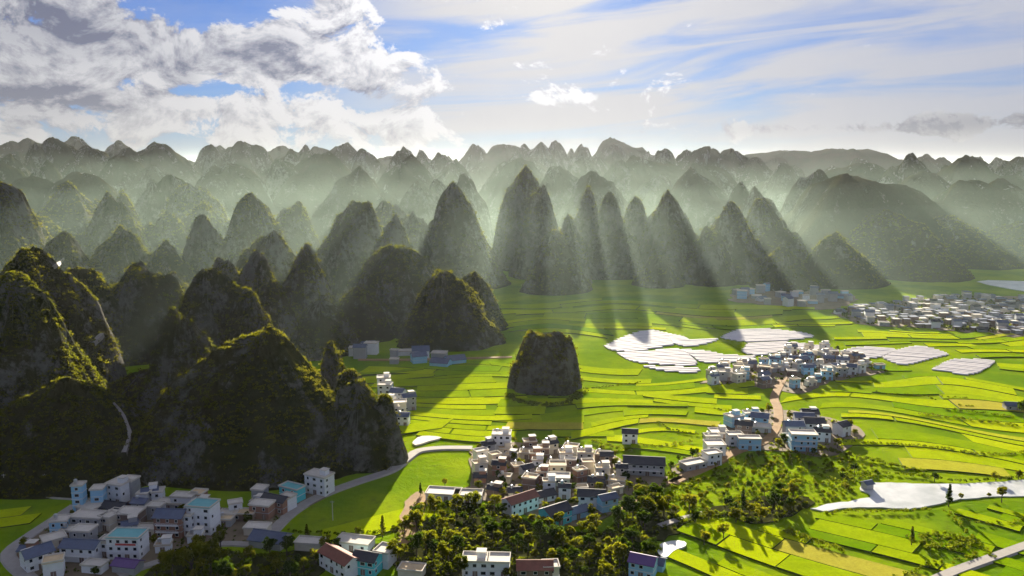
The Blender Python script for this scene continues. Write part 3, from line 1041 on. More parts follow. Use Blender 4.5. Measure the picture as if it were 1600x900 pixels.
# ------------------------------------------------------------------ trees
def tree_meshes(seed, R=3.2, H=8.0, kind='round', leaf='leaf'):
    r = random.Random(seed)
    mb = MB()
    th = H * (0.42 if kind == 'round' else 0.25)
    mb.tube((0, 0, -0.4), (0.1, 0.05, th), 0.30, 0.20, 7)
    limbs = []
    for i in range(5):
        a = 2 * math.pi * (i + r.random() * 0.6) / 5
        e = Vector((math.cos(a) * R * r.uniform(0.4, 0.7), math.sin(a) * R * r.uniform(0.4, 0.7), H * r.uniform(0.55, 0.8)))
        mb.tube((0.1, 0.05, th * r.uniform(0.7, 1.0)), e, 0.13, 0.04, 5)
        limbs.append(e)
    trunk = mb.mesh('trunk', M['bark'])
    C, S = [], []
    nb = 15 if kind == 'round' else 11
    for i in range(nb):
        if kind == 'round':
            a, rr = r.random() * 2 * math.pi, R * math.sqrt(r.random()) * 0.72
            z = H * 0.42 + (H * 0.48) * r.random() * (1 - 0.5 * (rr / R) ** 2)
            s = R * r.uniform(0.28, 0.46)
        else:
            t = i / (nb - 1)
            a, rr = r.random() * 6.3, R * 0.3 * (1 - t)
            z = H * (0.2 + 0.72 * t)
            s = R * (0.55 * (1 - t) + 0.16)
        C.append((math.cos(a) * rr, math.sin(a) * rr, z))
        S.append(s)
    C, S = np.array(C), np.array(S)
    v, f, t = cards(C, S, np.full(len(C), 0.42), 46, seed, flat=0.8)
    # add undersides so the crown has volume below each clump too
    v2, f2, t2 = cards(C - np.stack([S * 0, S * 0, S * 0.5], 1), S * 0.85, np.full(len(C), 0.40), 14, seed + 1)
    crown = mesh_np('crown', np.concatenate([v, v2]), np.concatenate([f, f2 + len(v)]), M[leaf], False, tint=np.concatenate([t, t2]))
    return trunk, crown


TREES = [tree_meshes(1, 3.2, 8.0), tree_meshes(2, 2.6, 8.8), tree_meshes(3, 3.8, 7.6), tree_meshes(4, 3.0, 8.2, 'round', 'leafdark'), tree_meshes(5, 3.6, 9.0, 'round', 'leafdark'), tree_meshes(6, 2.2, 6.0)]
TALL = [tree_meshes(s, 2.2, 11.0, 'tall') for s in (21, 22)] and [tree_meshes(21, 2.2, 11.0, 'tall'), tree_meshes(22, 2.2, 11.0, 'tall', 'leafdark')]


def tree(x, y, s, label, group=None, kind='round', i=None, sz=None, name='tree'):
    src = TREES if kind == 'round' else TALL
    tr, cr = src[RNG.randrange(len(src)) if i is None else i]
    e = obj(name, None, None, (x, y, 0), RNG.uniform(0, 6.28), (s, s, s if sz is None else sz))
    obj('trunk', tr, e)
    obj('crown', cr, e)
    tag(e, label, 'tree', group)
    return e


def scatter(poly_px, n, mind, seed, avoid=(), tries=60):
    poly = gpoly(poly_px)
    r = random.Random(seed)
    x0, x1 = min(p.x for p in poly), max(p.x for p in poly)
    y0, y1 = min(p.y for p in poly), max(p.y for p in poly)
    out = []
    for _ in range(n * tries):
        if len(out) >= n:
            break
        x, y = r.uniform(x0, x1), r.uniform(y0, y1)
        if not in_poly(x, y, poly):
            continue
        if any((x - a) ** 2 + (y - b_) ** 2 < mind * mind for a, b_ in out):
            continue
        if any((x - a) ** 2 + (y - b_) ** 2 < (m_) ** 2 for a, b_, m_ in avoid):
            continue
        out.append((x, y))
    return out


# ------------------------------------------------------------------ houses
CACHE = {}
HOUSES = []


def win_mesh(w, h):
    k = ('win', w, h)
    if k not in CACHE:
        mb = MB()
        t = 0.12
        mb.box(-w / 2, w / 2, -0.10, 0.05, 0, t, 0)
        mb.box(-w / 2, w / 2, -0.10, 0.05, h - t, h, 0)
        mb.box(-w / 2, -w / 2 + t, -0.10, 0.05, t, h - t, 0)
        mb.box(w / 2 - t, w / 2, -0.10, 0.05, t, h - t, 0)
        mb.box(-w / 2 + t, w / 2 - t, -0.03, 0.04, t, h - t, 1)
        CACHE[k] = mb.mesh('window', [M['frame'], M['glass']])
    return CACHE[k]


def door_mesh():
    if 'door' not in CACHE:
        mb = MB()
        mb.box(-0.9, 0.9, -0.08, 0.05, 0, 2.3, 0)
        mb.box(-0.04, 0.04, -0.11, -0.082, 0.1, 2.2, 1)
        CACHE['door'] = mb.mesh('door', [M['brown'], M['frame']])
    return CACHE['door']


ST = 2.9


def wall_mesh(w, d, n, c, gable):
    k = ('wall', w, d, n, c, gable)
    if k not in CACHE:
        mb = MB()
        H = n * ST
        mb.box(-w / 2, w / 2, -d / 2, d / 2, -1.0, H, 0)
        for i in range(1, n):
            mb.box(-w / 2 - 0.12, w / 2 + 0.12, -d / 2 - 0.12, d / 2 + 0.12, i * ST - 0.12, i * ST + 0.1, 1)
        if gable:
            rise = d * 0.24
            for s in (-1, 1):
                x = s * w / 2
                mb.add([(x, -d / 2, H), (x, d / 2, H), (x, 0, H + rise), (x - s * 0.3, -d / 2, H), (x - s * 0.3, d / 2, H), (x - s * 0.3, 0, H + rise)],
                       [(0, 1, 2), (5, 4, 3), (0, 2, 5, 3), (1, 4, 5, 2)])
        CACHE[k] = mb.mesh('wall', [M[c], M['frame'] if c not in ('brown', 'brick', 'grey') else M['grey']])
    return CACHE[k]


def roof_mesh(w, d, n, kind, c):
    k = ('roof', w, d, kind, c)
    if k not in CACHE:
        mb = MB()
        if kind == 'gable':
            rise, o, t = d * 0.24, 0.55, 0.22
            e = o * rise / (d / 2)
            for s in (-1, 1):
                ys, zs = s * (d / 2 + o), -e
                V = [(-w / 2 - o, ys, zs), (w / 2 + o, ys, zs), (w / 2 + o, 0, rise), (-w / 2 - o, 0, rise)]
                V = [(a, b_, z + 0.03) for a, b_, z in V] + [(a, b_, z + 0.03 + t) for a, b_, z in V]
                mb.add(V, [(0, 3, 2, 1), (4, 5, 6, 7), (0, 1, 5, 4), (1, 2, 6, 5), (2, 3, 7, 6), (3, 0, 4, 7)])
            mb.box(-w / 2 - o - 0.05, w / 2 + o + 0.05, -0.22, 0.22, rise + 0.1, rise + 0.42, 1)
        else:
            o, t, hh = 0.35, 0.22, 0.55
            mb.box(-w / 2 - o, w / 2 + o, -d / 2 - o, d / 2 + o, 0.004, t, 0)
            for (a, b_, c_, d_) in ((-w / 2 - o, w / 2 + o, -d / 2 - o, -d / 2 - o + 0.3), (-w / 2 - o, w / 2 + o, d / 2 + o - 0.3, d / 2 + o),
                                    (-w / 2 - o, -w / 2 - o + 0.3, -d / 2 - o + 0.3, d / 2 + o - 0.3), (w / 2 + o - 0.3, w / 2 + o, -d / 2 - o + 0.3, d / 2 + o - 0.3)):
                mb.box(a, b_, c_, d_, t, t + hh, 1)
        CACHE[k] = mb.mesh('roof', [M[c], M[c] if kind == 'gable' else M['flat']])
    return CACHE[k]


def hut_mesh(c):
    k = ('hut', c)
    if k not in CACHE:
        mb = MB()
        mb.box(-1.6, 1.6, -1.5, 1.5, 0.22, 2.6, 0)
        mb.box(-1.9, 1.9, -1.8, 1.8, 2.6, 2.8, 1)
        CACHE[k] = mb.mesh('stair_hut', [M[c], M['flat']])
    return CACHE[k]


def tank_mesh():
    if 'tank' not in CACHE:
        mb = MB()
        for sx in (-0.5, 0.5):
            for sy in (-0.5, 0.5):
                mb.box(sx - 0.06, sx + 0.06, sy - 0.06, sy + 0.06, 0.2, 1.0)
        mb.tube((0, 0, 1.0), (0, 0, 2.3), 0.75, 0.75, 12)
        mb.tube((0, 0, 2.3), (0, 0, 2.6), 0.75, 0.15, 12)
        CACHE['tank'] = mb.mesh('water_tank', [M['steel']])
    return CACHE['tank']


def balcony_mesh(w):
    k = ('balc', w)
    if k not in CACHE:
        mb = MB()
        mb.box(-w / 2, w / 2, -1.3, -0.14, -0.16, 0.06, 0)
        mb.box(-w / 2, w / 2, -1.3, -1.2, 0.95, 1.05, 0)
        n = max(3, int(w / 0.7))
        for i in range(n + 1):
            x = -w / 2 + 0.05 + (w - 0.1) * i / n
            mb.box(x - 0.05, x + 0.05, -1.28, -1.22, 0.06, 0.95, 0)
        CACHE[k] = mb.mesh('balcony', [M['frame']])
    return CACHE[k]


COLNAME = {'white': 'white', 'cream': 'cream', 'grey': 'grey', 'brick': 'red brick', 'brown': 'brown', 'blue': 'pale blue', 'turquoise': 'turquoise', 'green': 'pale green'}
ROOFNAME = {'flat': 'flat concrete roof', 'tan': 'flat tan roof', 'tile': 'dark tiled roof', 'slate': 'blue-grey roof', 'redtile': 'red-brown tiled roof', 'purple': 'purple roof', 'teal': 'teal roof'}
PLACED = []


def house(x, y, w, d, n, yaw, wall, roof, village, label=None, detail=2, extras='', z=0.0):
    w, d = round(w * 1.76) / 2, round(d * 1.76) / 2
    kind = 'gable' if roof in ('tile', 'slate', 'redtile', 'purple') or 'g' in extras else 'flat'
    e = obj('house', None, None, (x, y, z), yaw)
    obj('wall', wall_mesh(w, d, n, wall, kind == 'gable'), e)
    rf = obj('roof', roof_mesh(w, d, n, kind, roof), e, (0, 0, n * ST))
    if detail:
        sides = [(0, -1, w, d)] if detail == 1 else [(0, -1, w, d), (1, 0, d, w), (-1, 0, d, w)]
        for (sx, sy, ln, dp) in sides:
            nc = max(1, int(ln / (2.9 if detail == 2 else 3.6)))
            for fl in range(n):
                for c in range(nc):
                    if sx and (c % 2 or RNG.random() < 0.3):
                        continue
                    t = -ln / 2 + ln * (c + 0.5) / nc
                    zz = fl * ST + 0.95
                    if not sx and fl == 0 and c == nc // 2:
                        obj('door', door_mesh(), e, (t, -d / 2, 0.05))
                        continue
                    if not sx:
                        if RNG.random() > 0.12:
                            obj('window', win_mesh(RNG.choice((1.2, 1.5, 1.5, 2.0)), 1.45), e, (t + RNG.uniform(-0.15, 0.15), -d / 2, zz))
                    else:
                        obj('window', win_mesh(1.3, 1.4), e, (sx * w / 2, t, zz), math.pi / 2 * sx)
    if 'h' in extras:
        obj('stair_hut', hut_mesh(wall), e, (w * 0.22, d * 0.1, n * ST))
    if 't' in extras:
        obj('water_tank', tank_mesh(), e, (-w * 0.25, 0, n * ST))
    if 'b' in extras:
        for fl in range(1, n):
            obj('balcony', balcony_mesh(w * 0.8), e, (0, -d / 2, fl * ST))
    if 'r' in extras:
        mb = MB()
        mb.box(-w * 0.22, w * 0.42, -d / 2 - 0.2, -d / 2 - 0.13, (n - 1) * ST + 0.2, (n - 1) * ST + 0.95)
        obj('red_panel', mb.mesh('red_panel', [M['redband']]), e)
    HOUSES.append(dict(e=e, village=village, wall=wall, roof=roof, label=label, n=n, x=x, y=y))
    PLACED.append((x, y, max(w, d) * 0.62))
    return e


def hpx(px, py, *a, **k):
    p = ground(px, py)
    # the pixel is the middle of the house's front foot; move half a depth back
    yaw = a[3]
    return house(p.x + math.sin(yaw) * -a[1] / 2, p.y + math.cos(yaw) * a[1] / 2, *a, **k)


R_ = math.radians
VL = 'shaded village'
for a in [
    (66, 890, 11, 9, 2, R_(48), 'white', 'slate', VL, 'white house with blue-grey gabled roof inside the road bend', 2, ''),
    (91, 838, 7.5, 7, 2, R_(10), 'blue', 'flat', VL, 'pale blue square house beside the road of the shaded village', 2, 't'),
    (132, 832, 15, 8, 2, R_(-8), 'grey', 'flat', VL, 'long grey house behind the pale blue one', 2, ''),
    (163, 830, 6.5, 6, 2, R_(-20), 'cream', 'flat', VL, 'narrow cream house with one dark window', 1, ''),
    (124, 854, 9, 7, 2, R_(-5), 'grey', 'flat', VL, 'grey house with bright flat roof above the long white one', 2, ''),
    (120, 880, 16, 8, 2, R_(-6), 'white', 'slate', VL, 'long white house with dark roof and a row of windows', 2, 'b'),
    (162, 872, 6, 7, 2, R_(-4), 'white', 'flat', VL, 'narrow white house beside the red-banded block', 1, ''),
    (192, 876, 14, 9, 3, R_(-3), 'white', 'teal', VL, 'white block with a red band and pale blue top floor', 2, 'r'),
    (225, 840, 9, 6, 1, R_(0), 'cream', 'flat', VL, 'low cream house behind the red-banded block', 1, ''),
    (262, 842, 13, 9, 3, R_(-4), 'brick', 'slate', VL, 'brick house with blue-grey roof in the shaded village', 2, 'b'),
    (310, 836, 12, 9, 4, R_(-10), 'white', 'teal', VL, 'tall white block with teal roof, biggest in the shaded village', 2, ''),
    (287, 839, 7, 8, 3, R_(-10), 'white', 'flat', VL, 'lower white wing beside the tall teal-roofed block', 2, ''),
    (197, 826, 11, 8, 2, R_(-4), 'brown', 'flat', VL, 'dark brown house with a pale parapet', 2, ''),
    (122, 800, 5, 5, 4, R_(5), 'blue', 'flat', VL, 'thin pale blue tower house at the back of the village', 1, 't'),
    (152, 796, 5.5, 6, 3, R_(8), 'blue', 'flat', VL, 'narrow pale blue house among the back rows', 1, ''),
    (177, 788, 9, 8, 3, R_(-18), 'white', 'flat', VL, 'white house with tilted parapet at the back of the village', 2, 'h'),
    (197, 782, 7, 7, 3, R_(-10), 'grey', 'flat', VL, 'grey house closing the back row', 1, ''),
    (131, 806, 11, 9, 1, R_(-20), 'grey', 'flat', VL, 'low grey workshop behind the long grey house', 0, ''),
    (172, 806, 12, 8, 1, R_(-14), 'brown', 'tile', VL, 'dark brown gabled house in the middle of the village', 1, ''),
    (174, 815, 7, 6, 1, R_(-14), 'cream', 'flat', VL, 'cream outhouse below the dark brown gable', 1, ''),
    (222, 793, 5, 5, 2, R_(0), 'white', 'flat', VL, 'small white cube house under the dark slope', 0, ''),
    (246, 790, 5, 6, 2, R_(12), 'white', 'flat', VL, 'small white house with a slanting wall', 1, ''),
    (262, 798, 13, 6, 1, R_(-6), 'grey', 'flat', VL, 'long low grey shed under the dark slope', 1, ''),
    (283, 798, 11, 6, 2, R_(-6), 'white', 'flat', VL, 'low white house under the dark slope', 1, ''),
    (305, 793, 7, 6, 2, R_(-10), 'brick', 'tan', VL, 'small reddish house under the dark slope', 1, ''),
    (354, 816, 8, 6, 1, R_(0), 'green', 'flat', VL, 'pale green hut past the tall white block', 0, ''),
    (378, 815, 10, 6, 1, R_(-5), 'brown', 'tan', VL, 'low brown house between the green hut and the brick one', 1, ''),
    (404, 812, 10, 7, 2, R_(-12), 'brick', 'flat', VL, 'brick house where the road leaves the shaded village', 1, ''),
    (424, 803, 13, 7, 2, R_(-22), 'brick', 'tile', VL, 'brick house with white window surrounds near the road', 2, ''),
    (441, 800, 6, 7, 2, R_(-25), 'white', 'flat', VL, 'white end house beside the road', 1, ''),
    (402, 786, 6, 6, 2, R_(-10), 'grey', 'flat', VL, 'grey house set back from the road', 1, ''),
    (450, 783, 12, 6, 2, R_(-28), 'turquoise', 'teal', VL, 'turquoise house below the white block on the road', 1, ''),
    (491, 774, 13, 8, 3, R_(-26), 'white', 'flat', VL, 'white block with rows of dark windows beside the curving road', 2, 'h'),
    (142, 897, 9, 5, 1, R_(-10), 'white', 'flat', VL, 'white flat carport at the front of the village', 0, ''),
    (192, 897, 11, 6, 1, R_(-12), 'grey', 'purple', VL, 'low house with purple roof in front of the red-banded block', 0, ''),
    (412, 858, 16, 10, 1, R_(-15), 'grey', 'slate', VL, 'wide low shed with blue-grey roof by the lane', 0, ''),
    (398, 838, 11, 6, 1, R_(-6), 'cream', 'flat', VL, 'low cream house above the blue-grey shed', 0, ''),
    (88, 856, 9, 8, 1, R_(40), 'cream', 'flat', VL, 'low cream house along the bending road', 1, ''),
]:
    hpx(a[0], a[1], *a[2:8], village=a[8], label=a[9], detail=a[10], extras=a[11])
VF = 'front village'
for a in [
    (517, 896, 18, 8, 2, R_(-42), 'white', 'redtile', VF, 'long white house with red-brown roof among yellow trees', 2, ''),
    (566, 900, 10, 8, 2, R_(-18), 'turquoise', 'tile', VF, 'turquoise house with dark gabled roof', 2, ''),
    (548, 862, 16, 8, 1, R_(-14), 'white', 'flat', VF, 'low white flat roof behind the turquoise house', 1, ''),
    (594, 888, 7, 8, 2, R_(-20), 'white', 'flat', VF, 'white house touching the turquoise one', 1, ''),
    (480, 862, 12, 6, 1, R_(-8), 'cream', 'flat', VF, 'low cream shed between the yellow trees', 0, ''),
    (742, 903, 11, 8, 2, R_(-3), 'white', 'flat', VF, 'white flat-roofed house with stair hut below the grove', 2, 'h'),
    (778, 904, 9, 8, 2, R_(-3), 'white', 'flat', VF, 'white flat-roofed house next to the one with stair hut', 2, ''),
    (836, 915, 14, 8, 2, R_(0), 'brown', 'redtile', VF, 'maroon-roofed house at the bottom edge', 1, ''),
    (862, 912, 6, 6, 2, R_(5), 'cream', 'flat', VF, 'small cream house beside the maroon roof', 1, ''),
    (1000, 905, 10, 8, 2, R_(-24), 'blue', 'purple', VF, 'pale blue house with purple gabled roof beside the pond', 2, ''),
    (1022, 893, 7, 6, 1, R_(-24), 'blue', 'slate', VF, 'small blue-roofed annex behind the purple roof', 0, ''),
    (640, 905, 10, 6, 1, R_(-10), 'cream', 'tan', VF, 'low tan-roofed house at the bottom edge', 0, ''),
]:
    hpx(a[0], a[1], *a[2:8], village=a[8], label=a[9], detail=a[10], extras=a[11])
VM = 'sunlit village'
for a in [
    (783, 706, 11, 9, 3, R_(-4), 'white', 'flat', VM, 'tallest white house at the top of the sunlit village', 2, 'ht'),
    (690, 784, 17, 9, 1, R_(-8), 'white', 'flat', VM, 'long low white shed above the orange earth bank', 1, ''),
    (730, 786, 14, 8, 1, R_(-4), 'white', 'flat', VM, 'low white shed next to the grove', 1, ''),
    (822, 802, 17, 8, 2, R_(38), 'white', 'redtile', VM, 'long white house with brown gabled roof above the grove', 2, ''),
    (878, 822, 13, 9, 2, R_(36), 'turquoise', 'tile', VM, 'house with bright turquoise end wall and dark roof', 2, ''),
    (905, 812, 13, 7, 1, R_(30), 'blue', 'slate', VM, 'blue-grey roofed house right behind the turquoise end wall', 1, ''),
    (924, 796, 13, 8, 2, R_(-6), 'white', 'tile', VM, 'white house with dark roof beside the footpath', 2, ''),
    (954, 800, 9, 6, 2, R_(25), 'blue', 'slate', VM, 'pale blue house at the corner of the sunlit village', 1, ''),
    (853, 786, 13, 7, 1, R_(28), 'white', 'tile', VM, 'dark roofed house between the two gables', 1, ''),
    (872, 768, 12, 8, 2, R_(-4), 'green', 'flat', VM, 'pale green house in the middle of the sunlit village', 2, ''),
    (1006, 744, 22, 10, 2, R_(-8), 'grey', 'tile', VM, 'large hall with dark roof and blue-white front', 2, 'b'),
    (984, 694, 9, 7, 2, R_(-8), 'white', 'tile', VM, 'lone white house with dark roof in the rice fields', 2, ''),
    (835, 812, 0, 0, 0, 0, 0, 0, 0, None, 0, ''),
]:
    if a[2]:
        hpx(a[0], a[1], *a[2:8], village=a[8], label=a[9], detail=a[10], extras=a[11])
for a in [
    (1257, 706, 15, 9, 3, R_(-6), 'blue', 'flat', 'track village', 'blue and white block with chequered windows by the track', 2, 'b'),
    (1186, 668, 11, 8, 2, R_(-20), 'blue', 'slate', 'track village', 'pale blue house at the top of the track village', 2, ''),
    (1258, 668, 12, 8, 2, R_(-6), 'white', 'slate', 'track village', 'white house across the track with blue-grey roof', 2, ''),
    (1324, 682, 8, 8, 2, R_(30), 'white', 'tile', 'track village', 'dark roofed house standing apart past the track village', 1, ''),
    (1172, 704, 13, 7, 2, R_(-4), 'blue', 'flat', 'track village', 'long pale blue house at the lower side of the track village', 2, ''),
    (1090, 735, 14, 7, 1, R_(25), 'grey', 'flat', 'track village', 'grey house on the way to the large hall', 1, ''),
    (1118, 728, 9, 7, 2, R_(20), 'white', 'flat', 'track village', 'white house on the way to the large hall', 1, ''),
    (1585, 642, 10, 7, 1, R_(-10), 'grey', 'slate', 'edge farm', 'lone grey farmhouse under the big dark tree', 1, ''),
    (1360, 766, 4.5, 4, 1, R_(20), 'grey', 'slate', 'edge farm', 'small blue-grey pump house on the stream bank', 0, ''),
]:
    hpx(a[0], a[1], *a[2:8], village=a[8], label=a[9], detail=a[10], extras=a[11])


def fill_village(poly_px, n, mind, seed, village, walls, roofs, detail, size=(8, 12), storeys=(1, 2)):
    r = random.Random(seed)
    for (x, y) in scatter(poly_px, n, mind, seed, PLACED):
        if near_road(x, y, 4.0):
            continue
        w = r.uniform(*size)
        house(x, y, w, w * r.uniform(0.65, 0.9), r.randint(*storeys), r.choice((-0.25, 0.05, 0.4, -0.1)) + r.uniform(-0.12, 0.12),
              r.choice(walls), r.choice(roofs), village, None, detail, r.choice(('', 'h', 't', 'ht')) if detail else '')


fill_village([(745, 712), (800, 702), (950, 715), (985, 745), (960, 775), (900, 782), (830, 778), (760, 772), (742, 740)], 50, 8.6, 31, VM,
             ('brown', 'brick', 'cream', 'grey', 'brown', 'white', 'cream'), ('tan', 'flat', 'tan', 'tan', 'tan', 'tile'), 1, (5.5, 8.5), (1, 2))
fill_village(YARD_LEFT, 16, 8.5, 30, VL, ('white', 'grey', 'brick', 'white'), ('flat', 'slate', 'flat', 'tan'), 1, (5, 7.5), (1, 2))
fill_village([(1105, 690), (1150, 660), (1200, 648), (1205, 690), (1160, 702), (1110, 712)], 12, 11, 32, 'track village', ('grey', 'blue', 'white', 'brown'), ('flat', 'slate', 'tile', 'tan'), 1)
fill_village([(1225, 660), (1290, 655), (1300, 690), (1240, 690)], 7, 11, 33, 'track village', ('grey', 'blue', 'white'), ('flat', 'slate', 'tile'), 1)
fill_village(YARD_GREEN, 58, 9, 34, 'middle village', ('white', 'grey', 'grey', 'blue', 'cream', 'brown'), ('flat', 'flat', 'slate', 'tan'), 1, (6, 9.5), (1, 2))
fill_village(YARD_FAR, 55, 11, 35, 'far village', ('grey', 'grey', 'brown', 'white'), ('slate', 'tile', 'flat', 'slate'), 0, (6.5, 10), (1, 2))
fill_village(YARD_FOOT, 26, 13, 36, 'hill-foot village', ('white', 'grey', 'blue'), ('flat', 'flat', 'slate'), 0, (7, 12), (1, 3))
fill_village([(546, 552), (580, 545), (585, 556), (560, 560)], 7, 10, 37, 'valley hamlet', ('white', 'blue', 'grey'), ('flat', 'slate'), 0, (9, 13), (2, 3))
fill_village([(585, 560), (630, 556), (640, 566), (600, 568)], 7, 9, 40, 'valley hamlet', ('white', 'cream', 'grey'), ('flat', 'tan'), 0, (6, 9), (1, 2))
fill_village([(630, 552), (715, 552), (715, 572), (640, 572)], 8, 13, 38, 'valley hamlet', ('white', 'blue', 'grey'), ('flat', 'slate'), 0, (12, 18), (1, 2))
fill_village([(598, 605), (618, 612), (640, 640), (630, 665), (606, 660)], 14, 9, 39, 'shady hamlet', ('white', 'grey', 'cream'), ('flat', 'slate'), 1, (7, 10), (2, 3))

# farther houses too small to tell apart: one mass, real boxes with pitched or flat roofs
_mb = MB()
_rr = random.Random(77)
for (x, y) in scatter(YARD_FAR, 190, 7.5, 78, PLACED):
    w_, d_, h_ = _rr.uniform(5, 8), _rr.uniform(4.5, 7), _rr.choice((2.9, 2.9, 5.6))
    k_ = _rr.choice((0, 1, 1, 0, 2))
    _mb.box(x - w_ / 2, x + w_ / 2, y - d_ / 2, y + d_ / 2, -0.5, h_, k_)
    _mb.box(x - w_ / 2 - 0.3, x + w_ / 2 + 0.3, y - d_ / 2 - 0.3, y + d_ / 2 + 0.3, h_, h_ + 0.3, 3 + (_rr.random() < 0.75))
tag(obj('distant_houses', _mb.mesh('distant_houses', [M['grey'], M['brown'], M['cream'], M['flat'], M['slate']])), 'crowded small houses of the far purple-grey village', kind='stuff')

ORD = ['', 'second ', 'third ', 'fourth ', 'fifth ', 'sixth ', 'seventh ', 'eighth ', 'ninth ', 'tenth ', 'eleventh ', 'twelfth ', 'thirteenth ', 'fourteenth ', 'fifteenth ', 'sixteenth ']
VDESC = {'shaded village': 'shaded village', 'front village': 'village at the bottom edge', 'sunlit village': 'sunlit village below the rock hill', 'track village': 'village on the dirt track',
         'middle village': 'village beside the white tunnels', 'far village': 'far purple-grey village', 'hill-foot village': 'hazy village at the hill foot', 'valley hamlet': 'hamlet under the double-peaked hill', 'shady hamlet': 'hamlet on the shaded meadow', 'edge farm': 'rice plain'}
groups = {}
for h in HOUSES:
    tag(h['e'], h['label'], 'house', 'houses of the ' + VDESC[h['village']])
    if not h['label']:
        groups.setdefault((h['village'], h['wall'], h['roof']), []).append(h)
for (vil, wl_, rf_), L in groups.items():
    L.sort(key=lambda h: project((h['x'], h['y'], 3))[0])
    for i, h in enumerate(L):
        base = '%s house with %s' % (COLNAME[wl_], ROOFNAME[rf_])
        if len(L) == 1:
            h['e']['label'] = 'only %s in the %s' % (base, VDESC[vil])
        elif i < len(ORD):
            h['e']['label'] = '%s%s from left, %s' % (ORD[i] or 'first ', base, VDESC[vil])
        else:
            h['e']['label'] = '%s in the %s' % (base, VDESC[vil])

# ------------------------------------------------------------------ planting
AV = PLACED
def clear_of_houses(x, y, m=0.0):
    return all((x - a) ** 2 + (y - b_) ** 2 > (c + m) ** 2 for a, b_, c in PLACED)


def tpx(px, py, s, label, **k):
    p = ground(px, py)
    return tree(p.x, p.y, s, label, **k)


tpx(300, 902, 1.75, 'biggest golden backlit tree in front of the tall white block')
tpx(330, 895, 1.45, 'golden tree touching the biggest one beside the lane')
tpx(270, 905, 1.3, 'golden tree on the village side of the biggest one')
tpx(350, 912, 1.3, 'golden tree at the bottom edge beside the big pair')
tpx(312, 872, 1.1, 'smaller golden tree behind the big pair')
tpx(480, 848, 0.75, 'slim yellow tree standing up from the dark field edge', kind='tall', i=0)
tpx(695, 762, 0.55, 'lone dark tree behind the long white shed')
tpx(657, 775, 0.6, 'dark tree at the end of the long white shed', kind='tall', i=1)
tpx(598, 838, 0.85, 'dark upright tree at the edge of the sunlit field', kind='tall', i=0)
tpx(560, 842, 0.6, 'small dark bush-like tree at the shadow edge of the field')
tpx(1482, 790, 0.95, 'tall dark tree on the near bank of the stream', kind='tall', i=1)
tpx(1460, 752, 0.6, 'olive tree on the far bank of the stream')
tpx(1565, 784, 0.85, 'round tree on the near bank past the tall dark one')
tpx(1556, 752, 0.6, 'dark tree on the far bank near the frame edge')
tpx(1591, 748, 0.75, 'dark tree at the far bank by the frame edge')
tpx(1600, 655, 1.55, 'big dark tree beside the lone grey farmhouse')
tpx(1501, 783, 0.45, 'small dark tree next to the tall one on the bank')
tpx(1545, 778, 0.42, 'tiny dark tree between the bank trees')
tpx(1424, 852, 0.75, 'upright dark tree at the end of the bushy bank', kind='tall', i=0)
tpx(1160, 800, 1.0, 'tall tree with a long shadow on the scrubby rise', kind='tall', i=1)
tpx(1150, 815, 0.9, 'dark tree throwing a long shadow on the field edge')
tpx(1100, 850, 0.8, 'tree in the field next to the pond')
tpx(1130, 842, 0.85, 'tree whose long shadow lies across the front field')
tpx(1335, 740, 0.7, 'olive tree where the scrub meets the stream')
for i, (x, y) in enumerate(scatter(GROVE, 105, 4.8, 51, AV)):
    tree(x, y, RNG.uniform(0.5, 1.25), 'olive tree in the dense grove below the sunlit village', 'trees of the dense grove')
for i, (x, y) in enumerate(scatter(LEFTGROVE, 26, 5.0, 52, AV)):
    if not near_road(x, y, 2):
        tree(x, y, RNG.uniform(0.55, 1.0), 'yellow-green tree in the belt in front of the shaded field', 'trees of the belt before the shaded field')
for i, (x, y) in enumerate(scatter(YARD_MID, 46, 5.5, 53, AV)):
    if not near_road(x, y, 2):
        tree(x, y, RNG.uniform(0.45, 0.8), 'small tree growing between the roofs of the sunlit village', 'trees between the roofs of the sunlit village')
for i, (x, y) in enumerate(scatter(YARD_LEFT, 22, 7, 54, AV)):
    if not near_road(x, y, 2):
        tree(x, y, RNG.uniform(0.4, 0.75), 'dark tree growing between the houses of the shaded village', 'trees between the shaded houses')
for i, (x, y) in enumerate(scatter(SCRUB, 55, 7.0, 55, AV)):
    if not near_road(x, y, 1.5):
        tree(x, y, RNG.uniform(0.30, 0.75), 'small bushy tree on the scrubby rise beside the stream', 'trees on the scrubby rise')
for i, (x, y) in enumerate(scatter(YARD_RIGHT, 18, 7, 56, AV)):
    if not near_road(x, y, 1.5):
        tree(x, y, RNG.uniform(0.4, 0.8), 'small tree between the houses of the track village', 'trees of the track village')
for i, (x, y) in enumerate(scatter(YARD_GREEN, 22, 9, 57, AV)):
    tree(x, y, RNG.uniform(0.4, 0.8), 'small tree between the houses beside the white tunnels', 'trees of the village beside the tunnels')


for i, (x, y) in enumerate(scatter([(950, 800), (990, 770), (1040, 790), (1100, 800), (1180, 790), (1230, 770), (1260, 790), (1190, 815), (1130, 805), (1060, 835), (1000, 840)], 26, 5.5, 59, AV)):
    if not near_road(x, y, 1.5):
        tree(x, y, RNG.uniform(0.7, 1.2), 'dark full-grown tree at the lower edge of the scrubby rise', 'trees on the scrubby rise', i=RNG.choice((3, 4, 0)))


def word_count(t):
    return len(t.replace(',', ' ').split())


